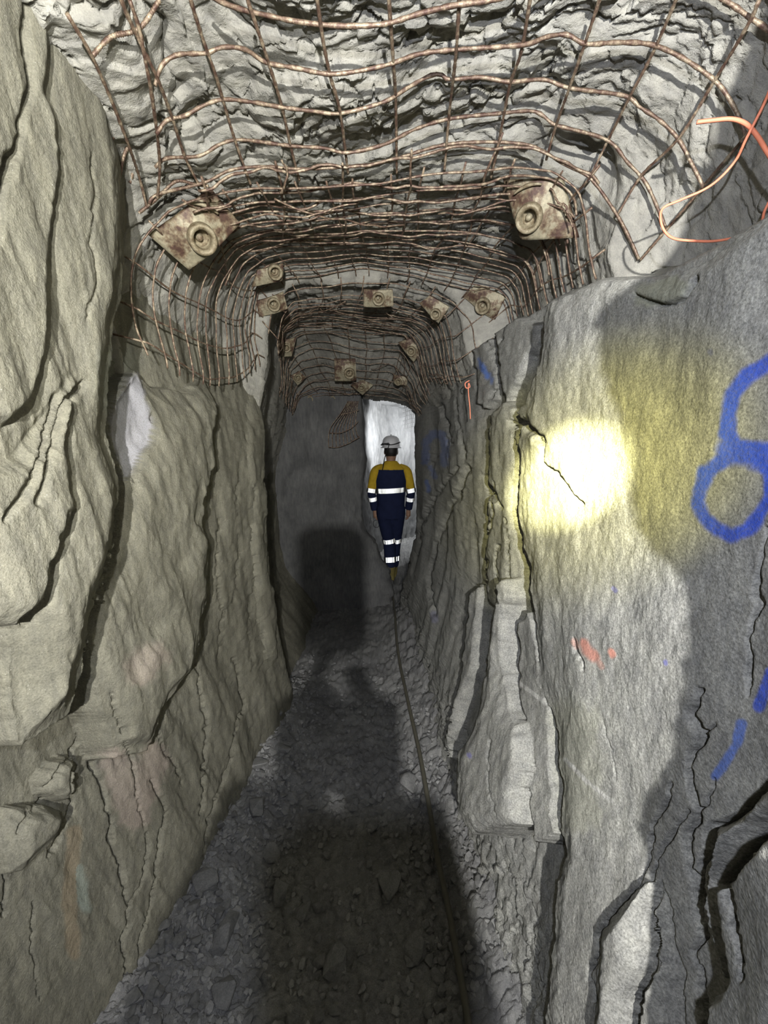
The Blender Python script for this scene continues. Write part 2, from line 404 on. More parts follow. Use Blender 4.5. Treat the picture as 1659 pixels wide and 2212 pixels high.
def make_wall(name, sgn, grid, base, slabs, cracks, tints, mat, style, label):
    Y, Z = grid
    B = base(Y, Z)
    low = style(Y, Z)                                   # slow folds shared by everything
    B = B - low
    disp = np.zeros_like(B); ids = np.zeros(B.shape, int)
    Yc = np.maximum(Y, 0.3); ju = np.log(Yc) * 9; jw = (Z - 1.6) / Yc * 9          # ragged edges, equally fine near and far
    jx = 7 * fbm(ju, jw, 3, 91); jy = 7 * fbm(ju, jw, 3, 57)
    jf = 3.2 * fbm(ju * 4.5, jw * 4.5, 3, 19)
    for k, s in enumerate(slabs):
        px, py, zc = project(sgn * (B - s['h'] + s.get('round', 0.0)), Y, Z)
        poly = np.array(s['p'], float)
        lo = poly.min(0) - 40; hi = poly.max(0) + 40
        m = (px > lo[0]) & (px < hi[0]) & (py > lo[1]) & (py < hi[1]) & (zc > 0.05)
        if not m.any(): continue
        d = sdf_poly(px[m] + jx[m] * s.get('j', 1), py[m] + jy[m] * s.get('j', 1) + 0, poly) + jf[m] * s.get('j', 1)
        wd = s.get('w', 3.0)
        e = sstep(-wd, wd, d)
        dd = s['h'] - s.get('round', 0.0) * (1 - sstep(0, s.get('rw', 60), d)) + s.get('amp', 0.006) * fbm(Y[m] * 6 + 3 * k, Z[m] * 4, 3, 200 + k)
        if s.get('top'): dd = dd * (1 - 0.85 * sstep(s['top'] - 0.35, s['top'] - 0.05, Z[m]))
        disp[m] = disp[m] * (1 - e) + dd * e
        if not s.get('sub'):
            q = ids[m]; q[d > 0] = k + 1; ids[m] = q
    if sgn > 0: disp = disp * (0.25 + 0.75 * sstep(0.14, 0.34, Y))
    for c in cracks:
        px, py, zc = project(sgn * (B - disp), Y, Z)
        P = np.array(c['p'], float); lo = P.min(0) - 60; hi = P.max(0) + 60
        m = (px > lo[0]) & (px < hi[0]) & (py > lo[1]) & (py < hi[1]) & (zc > 0.05)
        if not m.any(): continue
        d = dist_line(px[m] + jx[m] * 0.6 + 2 * jf[m], py[m] + jy[m] * 0.6, P)
        wv = c.get('w', 4.0) * (0.75 + 0.5 * fbm(Y[m] * 20, Z[m] * 20, 2, 5))
        disp[m] -= c.get('d', 0.025) * np.exp(-(d / np.maximum(0.6, wv)) ** 2)
    X = sgn * (B - disp)
    n_rel = 0.0035 * fbm(Y * 28, Z * 16, 4, 400) + 0.0016 * fbm(Y * 110, Z * 80, 3, 410)
    X = X - sgn * n_rel * np.clip(Y, 0.5, 2)
    V = np.stack([X, Y, Z], -1).reshape(-1, 3)
    # paint and stains
    cols = np.zeros((V.shape[0], 4), np.float32)
    px, py, zc = project(X, Y, Z); px = px.ravel(); py = py.ravel()
    for t in tints:
        P = np.array(t['p'], float); r = t.get('r', 20); lo = P.min(0) - r * 2; hi = P.max(0) + r * 2
        m = (px > lo[0]) & (px < hi[0]) & (py > lo[1]) & (py < hi[1])
        if not m.any(): continue
        nz = fbm(V[m, 1] * 40, V[m, 2] * 40, 3, 77)
        if t.get('fill'): a = sstep(-r, r, sdf_poly(px[m], py[m], P) + nz * 6)
        else: a = 1 - sstep(r * 0.5, r * 1.15, dist_line(px[m], py[m], P) + nz * r * 0.35)
        a = a * t.get('a', 0.9)
        keep = a > cols[m, 3]
        cm = cols[m]; cm[keep, :3] = t['c']; cm[keep, 3] = a[keep]; cols[m] = cm
    F = grid_faces(*Y.shape, flip=(sgn < 0))
    fid = ids.ravel()[F].max(1)
    root = None
    sel = F[fid == 0]; v, f, c = submesh(V, sel, cols)
    root = struct(link(name, np_mesh(name, v, f, True, c), mat), label)
    for k, s in enumerate(slabs):
        if s.get('sub'): continue
        sel = F[fid == k + 1]
        if len(sel) < 40: continue
        v, f, c = submesh(V, sel, cols)
        o = link('rock_slab', np_mesh('rock_slab', v, f, True, c), mat, root)
        if s.get('label'): o['label'] = s['label']
    return root

# --- left wall
LS = [
 dict(h=0.10, round=0.02, rw=50, top=2.0, p=PX('290,420;300,560;300,770;345,830;440,850;475,812;482,880;465,950;472,1000;447,1090;441,1130;453,1170;452,1280;441,1360;421,1440;352,1540;320,1620;250,1640;212,1520;185,1430;200,1340;245,1220;275,1040;330,960;345,910;318,830;290,760;270,600'), label='broad smooth middle slab with a soft right edge'),
 dict(h=0.115, round=0.0, w=16, p=PX('342,1299;376,1262;421,1211;437,1140;453,1170;453,1280;441,1360;421,1440;352,1540;330,1595;285,1600;290,1500;330,1400;380,1335'), label='wedge shaped block low on the middle slab'),
 dict(h=0.20, round=0.055, rw=90, w=3, p=PX('-400,-300;60,-300;122,0;152,40;197,115;242,215;272,330;277,480;266,640;250,700;238,830;232,930;262,1040;262,1100;245,1220;205,1330;190,1430;150,1540;45,1612;30,1600;22,1500;22,1400;0,1340;-60,1300;-400,1290'), label='large bulging smooth rock nearest the camera'),
 dict(h=0.225, round=0.03, rw=40, w=9, sub=True, p=PX('-400,-300;90,-300;95,0;100,100;90,190;112,250;126,350;108,480;97,600;95,760;62,880;0,930;-400,940')),
 dict(h=0.225, round=0.03, rw=50, w=9, sub=True, p=PX('-400,1010;20,985;60,930;118,860;150,800;175,830;150,960;165,1100;135,1190;104,1297;45,1360;-400,1280')),
 dict(h=0.06, round=0.03, rw=40, p=PX('7,1803;30,1747;93,1736;138,1747;144,1777;138,1803;116,1830;86,1856;56,1882;22,1886'), label='rounded boulder face low on the near left'),
 dict(h=0.05, round=0.02, rw=20, p=PX('93,1684;123,1646;150,1632;168,1654;157,1691;150,1725;123,1725;97,1710'), label='small rounded knob above the boulder face'),
 dict(h=0.03, round=0.01, rw=30, p=PX('545,815;572,800;592,850;578,950;572,1040;582,1100;574,1150;582,1240;598,1290;601,1320;596,1420;580,1420;560,1300;556,1180;562,1080;545,1000;540,900')),
 dict(h=0.035, round=-0.02, rw=25, w=3, j=0.5, p=PX('297,800;320,880;328,920;318,960;300,985;285,1015;272,1042;255,1000;240,950;238,910;250,868;275,828'), label='lens of pale grey freshly broken rock'),
]
LC = [dict(p=PX(s), w=w_, d=d_) for s, w_, d_ in [
 ('183,1400;185,1512;183,1564;190,1632;217,1691;243,1770;243,1830;262,1875;276,1960;276,2005;265,2035;275,2095;276,2147;272,2220', 4, .03),
 ('336,1564;355,1617;377,1654;396,1695', 2.5, .015),
 ('329,1684;351,1729;359,1770;340,1833;329,1930;321,1983;306,2035;299,2110;295,2211', 3, .02),
 ('422,1437;437,1512;445,1579;441,1661;445,1699;433,1759', 3, .02),
 ('504,1422;519,1467;527,1527;512,1564;508,1609;497,1647;467,1729;448,1774;441,1871;422,1901;415,1942', 3, .02),
 ('155,1620;164,1654;153,1699;152,1757;138,1790;108,1850', 4, .02),
 ('262,1090;250,1150;214,1281;194,1359;183,1495', 5, .04),
 ('183,1564;150,1640;100,1700;40,1800', 4, .02),
 ('124,858;93,990;62,1064;12,1122', 9, .015), ('183,826;136,889;117,990;89,1087', 9, .016), ('163,1110;132,1192;105,1297;47,1347', 8, .016),
 ('60,0;55,90;70,180;40,300;20,380', 10, .02), ('20,340;5,420;-10,520', 10, .03), ('200,330;210,420;195,520;215,600;190,690', 5, .006),
 ('240,1500;262,1570;285,1640;300,1720', 3, .015), ('300,1730;318,1800;310,1900;275,1960', 3, .015),
 ('475,1120;468,1220;480,1320;470,1420', 3, .012), ('520,1000;512,1100;520,1200;508,1300', 3, .01), ('545,1100;552,1200;540,1330;548,1450', 3, .01),
 ('-10,1840;12,1900;8,1980', 4, .03), ('75,1950;70,2050;85,2160', 3, .01),
]]
LT = [dict(p=PX('297,800;320,880;328,920;318,960;300,985;285,1015;272,1042;255,1000;240,950;238,910;250,868;275,828'), fill=True, r=4, c=(0.33, 0.33, 0.37), a=0.75),
      dict(p=PX('215,760;290,740;305,790;262,850;235,900;215,860'), fill=True, r=18, c=(0.19, 0.20, 0.17), a=0.55),
      dict(p=PX('250,1650;290,1760;330,1640'), r=40, c=(0.42, 0.33, 0.29), a=0.35), dict(p=PX('300,1450;330,1420'), r=40, c=(0.42, 0.33, 0.29), a=0.3),
      dict(p=PX('160,1800;150,1950;160,2060'), r=18, c=(0.30, 0.22, 0.13), a=0.4), dict(p=PX('170,1880;185,1960'), r=16, c=(0.30, 0.37, 0.33), a=0.4)]
def style_left(Y, Z):
    u = Y + 0.18 * (Z - 1.6)
    return 0.028 * fbm(u * 4.2, Z * 1.3, 3, 11) + 0.018 * (ridged(u * 7 + 2, Z * 1.7 + 0.3 * u, 3, 33) - 0.5) + 0.006 * fbm(u * 22, Z * 4.0, 3, 44)
gl = wall_grid(0.55, 2.6, 330, -1.5, 30, 0.05, 2.25, 720, -0.15, 2.75, 30)
gl = (np.hstack([gl[0], np.tile(np.linspace(2.62, 4.3, 70), (gl[0].shape[0], 1))]), np.hstack([gl[1], np.tile(gl[1][:, :1], (1, 70))]))
WALL_L = make_wall('wall_left', -1, gl, base_left, LS, LC, LT, M_LEFT, style_left, 'folded olive grey rock wall on the left of the tunnel')

# --- right wall
RS = [
 dict(h=0.07, p=PX('1010,1277;1031,1262;1034,1316;1028,1359;1020,1437;996,1500;975,1560;966,1640;955,1600;985,1480;1000,1400;1008,1340'), label='thin upright sliver of slab'),
 dict(h=0.03, p=PX('1010,715;1055,705;1058,760;1076,830;1070,862;1050,886;1022,872;1025,800;1020,760'), label='upper slab with a blue paint streak'),
 dict(h=0.045, p=PX('1058,700;1100,675;1155,700;1149,745;1113,826;1089,880;1077,826;1070,768'), label='slanting slab under the mesh hem'),
 dict(h=0.08, round=0.015, rw=25, p=PX('1058,895;1085,870;1112,885;1122,960;1120,1050;1114,1110;1122,1180;1137,1290;1130,1345;1118,1310;1100,1340;1085,1290;1072,1330;1055,1300;1045,1240;1046,1180;1054,1060;1050,1030;1052,960'), label='broken column of rock left of the bright spot'),
 dict(h=0.16, round=0.02, rw=30, p=PX('1070,1262;1082,1250;1092,1290;1085,1345;1080,1400;1094,1478;1103,1537;1117,1560;1139,1592;1143,1647;1125,1702;1125,1780;1084,1786;1023,1806;987,1750;991,1697;986,1661;990,1622;1023,1574;1042,1473;1052,1400;1062,1330'), label='tall pale slab standing out low on the wall'),
 dict(h=0.105, p=PX('1117,1345;1138,1320;1152,1400;1172,1470;1181,1540;1185,1656;1187,1748;1200,1800;1147,1822;1138,1720;1148,1656;1143,1597;1121,1473'), label='narrow pale slab between two dark clefts'),
 dict(h=0.12, round=0.015, rw=40, w=3, p=PX('1180,660;1176,720;1165,770;1132,865;1112,892;1128,908;1120,960;1118,1050;1116,1110;1122,1180;1143,1225;1149,1378;1172,1500;1203,1592;1212,1697;1212,1789;1226,1848;1198,1899;1194,1990;1150,2400;1560,2400;2400,2600;2600,900;1900,300;1520,560;1430,600;1300,600'), label='broad sheer rock face carrying the blue painted numeral'),
 dict(h=0.16, round=0.03, rw=50, p=PX('1290,2015;1340,1962;1387,1905;1410,1900;1402,1990;1417,2080;1382,2160;1360,2400;1270,2400;1288,2090'), label='pale block between clefts at the lower right'),
 dict(h=0.15, round=0.04, rw=50, p=PX('1412,1975;1440,1900;1465,1960;1475,2050;1490,2100;1500,2400;1380,2400;1385,2160;1415,2090'), label='ragged upright block at the foot of the wall'),
 dict(h=0.185, round=0.03, rw=50, p=PX('1538,1784;1590,1764;1632,1727;1670,1690;1900,1500;2000,1700;1660,1795;1632,1832;1563,1908;1577,1967;1592,2040;1602,2120;1560,2115;1515,1960;1513,1890;1532,1835'), label='angular block under the slanting ragged crack'),
 dict(h=0.22, round=0.05, rw=60, p=PX('1568,1908;1637,1835;1665,1797;2000,1690;2600,2600;1545,2500;1540,2150;1600,2125;1592,2040;1577,1967'), label='bright nearest block in the lower right corner'),
]
RC = [dict(p=PX(s), w=w_, d=d_) for s, w_, d_ in [
 ('1513,1491;1490,1542;1513,1588;1486,1647;1495,1711;1508,1761;1486,1803;1490,1880;1508,1963;1518,2018;1499,2059;1513,2114;1522,2212;1525,2300', 8, .06),
 ('1513,1588;1540,1565', 3, .02), ('1540,1684;1530,1720;1508,1761', 5, .03),
 ('1536,1784;1531,1835;1513,1890;1515,1950', 8, .05), ('1536,1784;1586,1766;1627,1729;1665,1690', 7, .04),
 ('1665,1793;1632,1830;1563,1908;1577,1967;1591,2040;1600,2114', 7, .05),
 ('1449,1693;1431,1748;1408,1789;1403,1857;1385,1908;1339,1958;1289,2018;1289,2063;1275,2100;1285,2160', 4, .04),
 ('1486,1752;1426,1844;1408,1903;1412,1972;1421,2008;1412,2086;1385,2155;1371,2230', 4, .04),
 ('1655,1141;1635,1235;1631,1293;1643,1300;1616,1371;1620,1406;1614,1500', 4.5, .04),
 ('1128,908;1148,928;1171,955;1173,1001;1202,1025;1233,1067;1254,1089', 4, .035), ('1128,908;1150,935;1168,960', 7, .03),
 ('1103,912;1113,966;1118,1029;1109,1106;1124,1184;1134,1215', 4, .035), ('1123,1180;1135,1230', 6, .04),
 ('938,982;928,1029;936,1071;883,1176;870,1290', 3, .02), ('1008,1009;984,1075;945,1153;926,1242;930,1300;940,1330', 5.5, .035),
 ('988,1009;938,1075;914,1126;900,1200;883,1281;872,1378', 3, .02), ('924,850;953,881;969,928;975,960', 5, .03), ('985,860;990,912;1003,990', 3, .02),
 ('1053,1030;1060,1060;1075,1090;1080,1100', 5, .04), ('1055,1060;1062,1100;1050,1180;1048,1260', 3, .03), ('1105,1100;1112,1150;1120,1160', 3, .02),
 ('1075,1180;1068,1240;1072,1300', 3, .02), ('1090,1120;1095,1200;1105,1290', 2.5, .02), ('1108,1010;1106,1080', 2, .02),
 ('1240,1380;1250,1420;1258,1450', 3, .012), ('1300,1560;1320,1620;1330,1690', 2, .003),
 ('1040,705;1050,745;1075,790;1080,830;1060,860', 3, .02), ('1080,740;1095,700;1110,690', 2, .015),
 ('1371,640;1400,652;1425,659;1472,644;1500,600', 5, .03), ('1280,590;1340,600;1400,590', 6, .04),
 ('1100,1478;1110,1560;1118,1640;1105,1700', 2.5, .012), ('1060,1600;1050,1680;1070,1760', 2.5, .008), ('1150,1640;1142,1720;1150,1800', 3, .02),
]]
BLUE = (0.02, 0.07, 0.50)
RT = [dict(p=PX('1700,775;1665,780;1612,811;1585,850;1573,896;1573,935;1589,965;1665,970;1720,930;1730,850;1700,775'), r=20, c=BLUE),
      dict(p=PX('1573,985;1526,1021;1511,1060;1509,1087;1523,1118;1550,1145;1581,1157;1616,1145;1639,1114;1662,1075;1668,1020;1640,990;1573,985'), r=19, c=BLUE),
      dict(p=PX('1580,975;1665,985'), r=34, c=BLUE, a=0.85),
      dict(p=PX('1602,1565;1590,1610;1566,1650;1545,1675'), r=13, c=(0.06, 0.14, 0.50), a=0.75), dict(p=PX('1665,1450;1650,1490;1640,1525'), r=14, c=BLUE, a=0.85),
      dict(p=PX('1029,768;1046,788;1066,819;1064,830;1050,815;1035,795'), fill=True, r=5, c=(0.09, 0.19, 0.55), a=0.9),
      dict(p=PX('918,995;920,955;935,938;955,940;962,965;960,1000'), r=11, c=(0.10, 0.16, 0.42), a=0.5), dict(p=PX('940,1030;930,1010'), r=7, c=(0.10, 0.16, 0.42), a=0.45), dict(p=PX('922,1040;926,1060'), r=6, c=(0.10, 0.18, 0.5), a=0.6),
      dict(p=PX('1262,1390;1270,1405;1285,1418'), r=15, c=(0.62, 0.17, 0.10), a=0.55), dict(p=PX('1320,1408;1323,1414'), r=10, c=(0.66, 0.20, 0.12), a=0.6), dict(p=PX('1240,1385;1246,1395'), r=10, c=(0.62, 0.2, 0.12), a=0.3), dict(p=PX('1300,1440;1290,1425'), r=8, c=(0.62, 0.2, 0.12), a=0.3),
      dict(p=PX('1437,1430;1438,1434'), r=6, c=(0.10, 0.10, 0.35), a=0.7), dict(p=PX('1325,1270;1330,1276'), r=6, c=(0.10, 0.10, 0.35), a=0.6), dict(p=PX('1012,1630;1015,1634'), r=6, c=(0.15, 0.14, 0.4), a=0.7),
      dict(p=PX('1533,760;1535,763'), r=8, c=(0.15, 0.16, 0.25), a=0.6), dict(p=PX('936,1325;940,1340'), r=9, c=(0.25, 0.25, 0.34), a=0.7),
      dict(p=PX('1220,1640;1270,1690;1320,1730'), r=6, c=(0.62, 0.61, 0.58), a=0.45), dict(p=PX('1115,1470;1180,1520'), r=5, c=(0.62, 0.61, 0.58), a=0.4),
      dict(p=PX('1240,1560;1250,1750'), r=60, c=(0.36, 0.36, 0.24), a=0.25), dict(p=PX('1390,640;1460,620'), r=30, c=(0.26, 0.27, 0.18), a=0.5)]
def style_right(Y, Z):
    u = Y - 0.12 * (Z - 1.2)
    f = 0.022 * fbm(u * 3.0, Z * 1.2, 3, 71) + 0.004 * fbm(u * 14, Z * 3.0, 3, 74)
    far = sstep(1.5, 2.2, Y)
    f += far * (0.03 * (ridged(u * 4.5, Z * 1.1, 3, 83) - 0.5))
    lowm = 1 - sstep(0.15, 0.55, Z)
    h1, e1 = facets(Y * 12 + fbm(Y * 20, Z * 20, 2, 31), Z * 12 + fbm(Y * 20, Z * 20, 2, 32), 3); h2, e2 = facets(Y * 30, Z * 30, 4)
    f += lowm * (0.016 * h1 + 0.009 * h2 - 0.010 * (1 - sstep(0, 0.08, e1)))
    return f
gr = wall_grid(0.33, 4.3, 540, -1.5, 30, 0.0, 2.15, 700, -0.2, 2.7, 26)
WALL_R = make_wall('wall_right', 1, gr, base_right, RS, RC, RT, M_RIGHT, style_right, 'pale grey slabby rock wall on the right of the tunnel')

# --- unseen rock rib added beside the camera, shaped to shade the sheer face
def right_hit(px, py, h=0.12):
    d = ray(px, py); prev = None
    for t in np.linspace(0.15, 5, 1200):
        p = CAM + d * t
        f = p[0] - (float(base_right(p[1], p[2])) - h)
        if f >= 0: return p
    return p
SHADE = PX('1680,-60;1560,230;1440,560;1312,655;1292,720;1300,790;1340,900;1362,1040;1392,1160;1475,1270;1466,1440;1445,1560;1432,1650;1376,1715;1386,1800;1400,1860;1416,1950;1422,2050;1402,2212;1385,2380')
OUTER = {14: 1560, 15: 1480, 16: 1468, 17: 1468, 18: 1462, 19: 1458}      # below this the rib narrows to a spur, limiting its shade
rib = []; rout = []
YR = 0.24
for k, (px, py) in enumerate(SHADE):
    if py < 600:
        p, _ = on_arch(px, py, -0.05)
    else: p = right_hit(px, py)
    t = (YR - LA[1]) / (p[1] - LA[1])
    rib.append(LA + (p - LA) * t)
    if k in OUTER:
        q = right_hit(OUTER[k], py, 0.22); rout.append([(LA + (q - LA) * (YR - LA[1]) / (q[1] - LA[1]))[0], 0, 0])
    else: rout.append([0.95, 0, 0])
L_ = np.r_[0, np.cumsum(np.linalg.norm(np.diff(np.array(rib), axis=0), axis=1))]
rout = np.interp(np.linspace(0, L_[-1], 90), L_, np.array(rout)[:, 0])
rib = smooth_path(np.array(rib), 90)
rn = np.random.RandomState(4)
rib[:, 0] += rn.normal(0, 0.0015, len(rib))
V = []; nR = len(rib)
for k in range(nR):
    x, y, z = rib[k]; x = min(x, 0.85)
    xo = max(rout[k], x + 0.01); V += [(xo, y - 0.05, z), (x + 0.3 * (xo - x), y - 0.05, z), (x, y, z), (x + 0.1 * (xo - x), y + 0.03, z), (xo, y + 0.03, z), (xo, y - 0.05, z)]
F = grid_faces(nR, 6)
o = link('shade_rib', np_mesh('shade_rib', np.array(V), F, False, np.zeros((len(V), 4))), M_RIGHT, WALL_R)

# ------------------------------------------------------------------ ceiling
yg = 1 / np.linspace(1 / 0.40, 1 / 4.3, 540); yg = np.r_[np.linspace(-1.45, 0.39, 30), yg]
tg = np.radians(np.linspace(205, -25, 610))
TH, YY = np.meshgrid(tg, yg)
RR = Rmesh(TH, YY)
S = RR * (TH - math.pi / 2)
top = np.clip(np.sin(TH), 0, 1)
wob = 0.10 * fbm(S * 3, YY * 3, 3, 500)
wu = 0.9 * fbm(S * 8, YY * 8, 3, 8); wv = 0.7 * fbm(S * 8, YY * 8, 3, 9)
h1, e1 = facets(S * 4.2 + wu, (YY + wob) * 9 + wv, 501)
h2, e2 = facets(S * 11 + wu, (YY + wob) * 22 + wv, 502)
h3, e3 = facets(S * 30 + wu, (YY + wob) * 48 + wv, 507)
led = fbm(S * 2.2, (YY + wob) * 7, 3, 503)
terr = (np.floor(led * 5) + sstep(0.85, 0.99, led * 5 - np.floor(led * 5))) / 5
rough = sstep(-0.25, 0.25, fbm(S * 2.3, YY * 3.1, 2, 511))
crk = 0.020 * (1 - sstep(0.0, 0.07, e1)) * sstep(-0.1, 0.3, fbm(S * 5, YY * 5, 2, 512)) + 0.010 * rough * (1 - sstep(0.0, 0.10, e2))
gap = 0.050 + top * (0.022 * h1 + 0.017 * h2 * (0.3 + 0.7 * rough) + 0.008 * h3 * (0.2 + 0.8 * rough) + 0.036 * terr + 0.005 * fbm(S * 14, YY * 14, 3, 504) + crk) \
      + (1 - top) * (0.016 * fbm(S * 4, YY * 6, 3, 505) + 0.006 * h2 + 0.012 * (1 - sstep(0.0, 0.04, e1))) + 0.0025 * fbm(S * 60, YY * 60, 3, 506)
gap += 0.10 * np.exp(-((S + 0.62) / 0.10) ** 2) * np.exp(-((YY - 1.15) / 0.05) ** 2)            # dark hollow beside the left plate
gap += 0.07 * np.exp(-((YY - 1.75) / 0.10) ** 2) * sstep(-0.2, 0.25, S) * top                      # hollow above the second sheet, right
gap = np.maximum(gap, 0.018)
gap += 0.10 * sstep(math.radians(148), math.radians(165), TH) * sstep(1.13, 1.22, YY) * (1 - sstep(1.9, 2.0, YY))
gap += 0.12 * sstep(math.radians(138), math.radians(156), TH) * (1 - sstep(1.06, 1.13, YY))
gap += 0.03 * sstep(0.8, 0.4, YY)
R2 = RR + gap
V = np.stack([axis_x(YY) + R2 * np.cos(TH), YY, Z0 + R2 * np.sin(TH)], -1).reshape(-1, 3)
CEIL = struct(link('ceiling', np_mesh('ceiling', V, grid_faces(*TH.shape), True), M_CEIL), 'flaky grey rock roof of the tunnel behind the wire mesh')

# ------------------------------------------------------------------ back wall and lit passage beyond
plan = smooth_path(np.array([(-1.3, 3.45), (-0.85, 3.62), (-0.45, 3.74), (-0.255, 3.80), (-0.21, 3.88), (-0.25, 4.1), (-0.31, 4.6), (-0.20, 5.3), (0.0, 6.1), (0.22, 6.75), (0.6, 7.2), (1.2, 7.4)]), 260)
zs = np.linspace(-0.1, 2.5, 260)
tl = np.gradient(plan, axis=0); tl /= np.linalg.norm(tl, axis=1)[:, None]; nrm = np.stack([tl[:, 1], -tl[:, 0]], 1)
sarc = np.r_[0, np.cumsum(np.linalg.norm(np.diff(plan, axis=0), axis=1))]
SS, ZZ = np.meshgrid(sarc, zs)
near = 1 - sstep(3.95, 4.45, plan[:, 1])[None, :]
off = 0.06 * fbm(SS * 2.2, ZZ * 1.2, 4, 600) + 0.03 * fbm(SS * 9, ZZ * 4, 4, 601) + 0.03 * (ridged(SS * 6, ZZ * 2.5, 3, 605) - 0.5)
foot = (1 - sstep(0.25, 1.0, ZZ + 0.10 * fbm(SS * 6, ZZ * 6, 3, 603)))
corner = sstep(-0.5, -0.2, plan[:, 0])[None, :] * near
Xb = plan[:, 0][None, :] + nrm[:, 0][None, :] * off + 0.30 * foot * corner
Yb = plan[:, 1][None, :] + nrm[:, 1][None, :] * off + 0.0 * foot
f1, f2, idv = cells(SS * 14, ZZ * 14, 604)
Xb = Xb + foot * corner * 0.035 * (idv - 0.5)
V = np.stack([Xb, Yb, ZZ], -1).reshape(-1, 3)
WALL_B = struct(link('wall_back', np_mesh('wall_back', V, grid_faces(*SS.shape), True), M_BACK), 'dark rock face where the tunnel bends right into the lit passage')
# right side and roof of the passage beyond
planr = smooth_path(np.array([(0.62, 4.0), (0.50, 4.6), (0.52, 5.2), (0.62, 5.8), (0.95, 6.4), (1.5, 6.8)]), 120)
zs = np.linspace(-0.1, 2.6, 150)
sarc = np.r_[0, np.cumsum(np.linalg.norm(np.diff(planr, axis=0), axis=1))]; SS, ZZ = np.meshgrid(sarc, zs)
off = 0.06 * fbm(SS * 3, ZZ * 2, 4, 620) + 0.03 * (ridged(SS * 6, ZZ * 5, 3, 621) - .5)
V = np.stack([planr[:, 0][None, :] - off, planr[:, 1][None, :] + 0 * off, ZZ], -1).reshape(-1, 3)
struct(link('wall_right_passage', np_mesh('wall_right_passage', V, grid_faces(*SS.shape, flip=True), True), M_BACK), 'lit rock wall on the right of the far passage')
xs = np.linspace(-0.8, 1.8, 90); ys = np.linspace(3.9, 7.6, 120); XX, YY2 = np.meshgrid(xs, ys)
ZR = 2.22 + 0.06 * fbm(XX * 3, YY2 * 3, 4, 630) + 0.12 * sstep(4.2, 5.0, YY2)
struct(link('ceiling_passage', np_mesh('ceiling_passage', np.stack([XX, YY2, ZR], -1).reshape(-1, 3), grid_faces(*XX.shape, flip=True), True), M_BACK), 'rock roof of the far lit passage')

# ------------------------------------------------------------------ floor
def floor_z(X, Y):
    X = np.asarray(X, float); Y = np.asarray(Y, float)
    xr = 0.40 - 0.10 * np.clip(Y, 0.3, 3.8)
    z = 0.20 * sstep(-0.16, 0.22, X - xr) * (1 - sstep(3.2, 3.8, Y))
    xl = -0.74 + 0.04 * np.clip(Y, 0.3, 2.2)
    z = z + 0.14 * (1 - sstep(0.0, 0.28, X - xl)) * (1 - sstep(2.2, 2.6, Y))
    z = z + 0.03 * fbm(X * 3.1, Y * 3.1, 3, 700)
    return z
ygf = 1 / np.linspace(1 / 0.75, 1 / 4.5, 380); ygf = np.r_[np.linspace(-1.45, 0.74, 36), ygf, np.linspace(4.55, 7.6, 40)]
xgf = np.linspace(-1.2, 1.2, 400)
XF, YF = np.meshgrid(xgf, ygf)
ZF = floor_z(XF, YF)
f1, f2, idv = cells(XF * 17, YF * 17, 701); g1, g2, idw = cells(XF * 42, YF * 42, 702)
rub = sstep(-0.25, 0.1, XF - (0.40 - 0.10 * np.clip(YF, 0.3, 3.8)))
ZF = ZF + (0.022 + 0.03 * rub) * np.minimum(0.3, (f2 - f1)) + (0.02 + 0.03 * rub) * (idv - 0.5) * 0.8 + 0.018 * np.minimum(0.35, g2 - g1) + 0.012 * (idw - 0.5) + 0.006 * fbm(XF * 50, YF * 50, 3, 703)
FLOOR = struct(link('floor', np_mesh('floor', np.stack([XF, YF, ZF], -1).reshape(-1, 3), grid_faces(*XF.shape), True), M_FLOOR), 'broken rock rubble floor of the tunnel')

# loose stones: 12 shapes, shared
rs = np.random.RandomState(11)
STONES = []
for k in range(12):
    bm = bmesh.new()
    sc = np.array([1.0, rs.uniform(0.6, 0.95), rs.uniform(0.35, 0.65)])
    for _ in range(15):
        p = rs.normal(size=3); p /= np.linalg.norm(p); p = np.sign(p) * np.abs(p) ** 0.75
        bm.verts.new(p * sc * 0.5)
    r = bmesh.ops.convex_hull(bm, input=bm.verts[:])
    bmesh.ops.delete(bm, geom=[g for g in r['geom_interior'] if isinstance(g, bmesh.types.BMVert)], context='VERTS')
    bmesh.ops.bevel(bm, geom=bm.edges[:], offset=0.03, segments=1, affect='EDGES', clamp_overlap=True)
    me = bpy.data.meshes.new('stone'); bm.normal_update(); bm.to_mesh(me); bm.free(); me.materials.append(M_STONE); STONES.append(me)
def place_xy():
    while True:
        Y = 0.78 + 2.2 * rs.beta(1.0, 2.2); t = rs.rand()
        xl = -0.74 + 0.05 * min(Y, 2.2); xr = 0.40 - 0.10 * Y
        if t < 0.5: X = xl + abs(rs.normal(0, 0.16))
        elif t < 0.75: X = xr - abs(rs.normal(0, 0.15)) + 0.06
        else: X = rs.uniform(xl, xr)
        if xl - 0.02 < X < xr + 0.12: return X, Y
BIG = [(-0.50, 1.02, .13), (-0.62, 1.12, .10), (-0.44, 1.28, .09), (-0.55, 1.42, .10), (-0.60, 1.62, .11), (-0.52, 1.78, .10), (-0.42, 1.55, .07), (-0.38, 1.15, .08),
       (-0.60, 1.95, .09), (0.02, 1.18, .11), (-0.15, 0.96, .10), (-0.28, 1.1, .07), (0.18, 1.35, .09), (0.12, 1.62, .13), (0.2, 1.5, .08), (0.1, 1.0, .10), (-0.05, 1.42, .06), (0.22, 1.8, .08), (-0.66, 1.3, .08), (-0.47, 0.9, .09)]
small = []
for k in range(2300):
    if k < len(BIG): X, Y, s = BIG[k]
    else:
        X, Y = place_xy(); s = 0.012 + 0.05 * rs.beta(1.1, 4.0)
    small.append((s, X, Y))
small.sort(reverse=True)
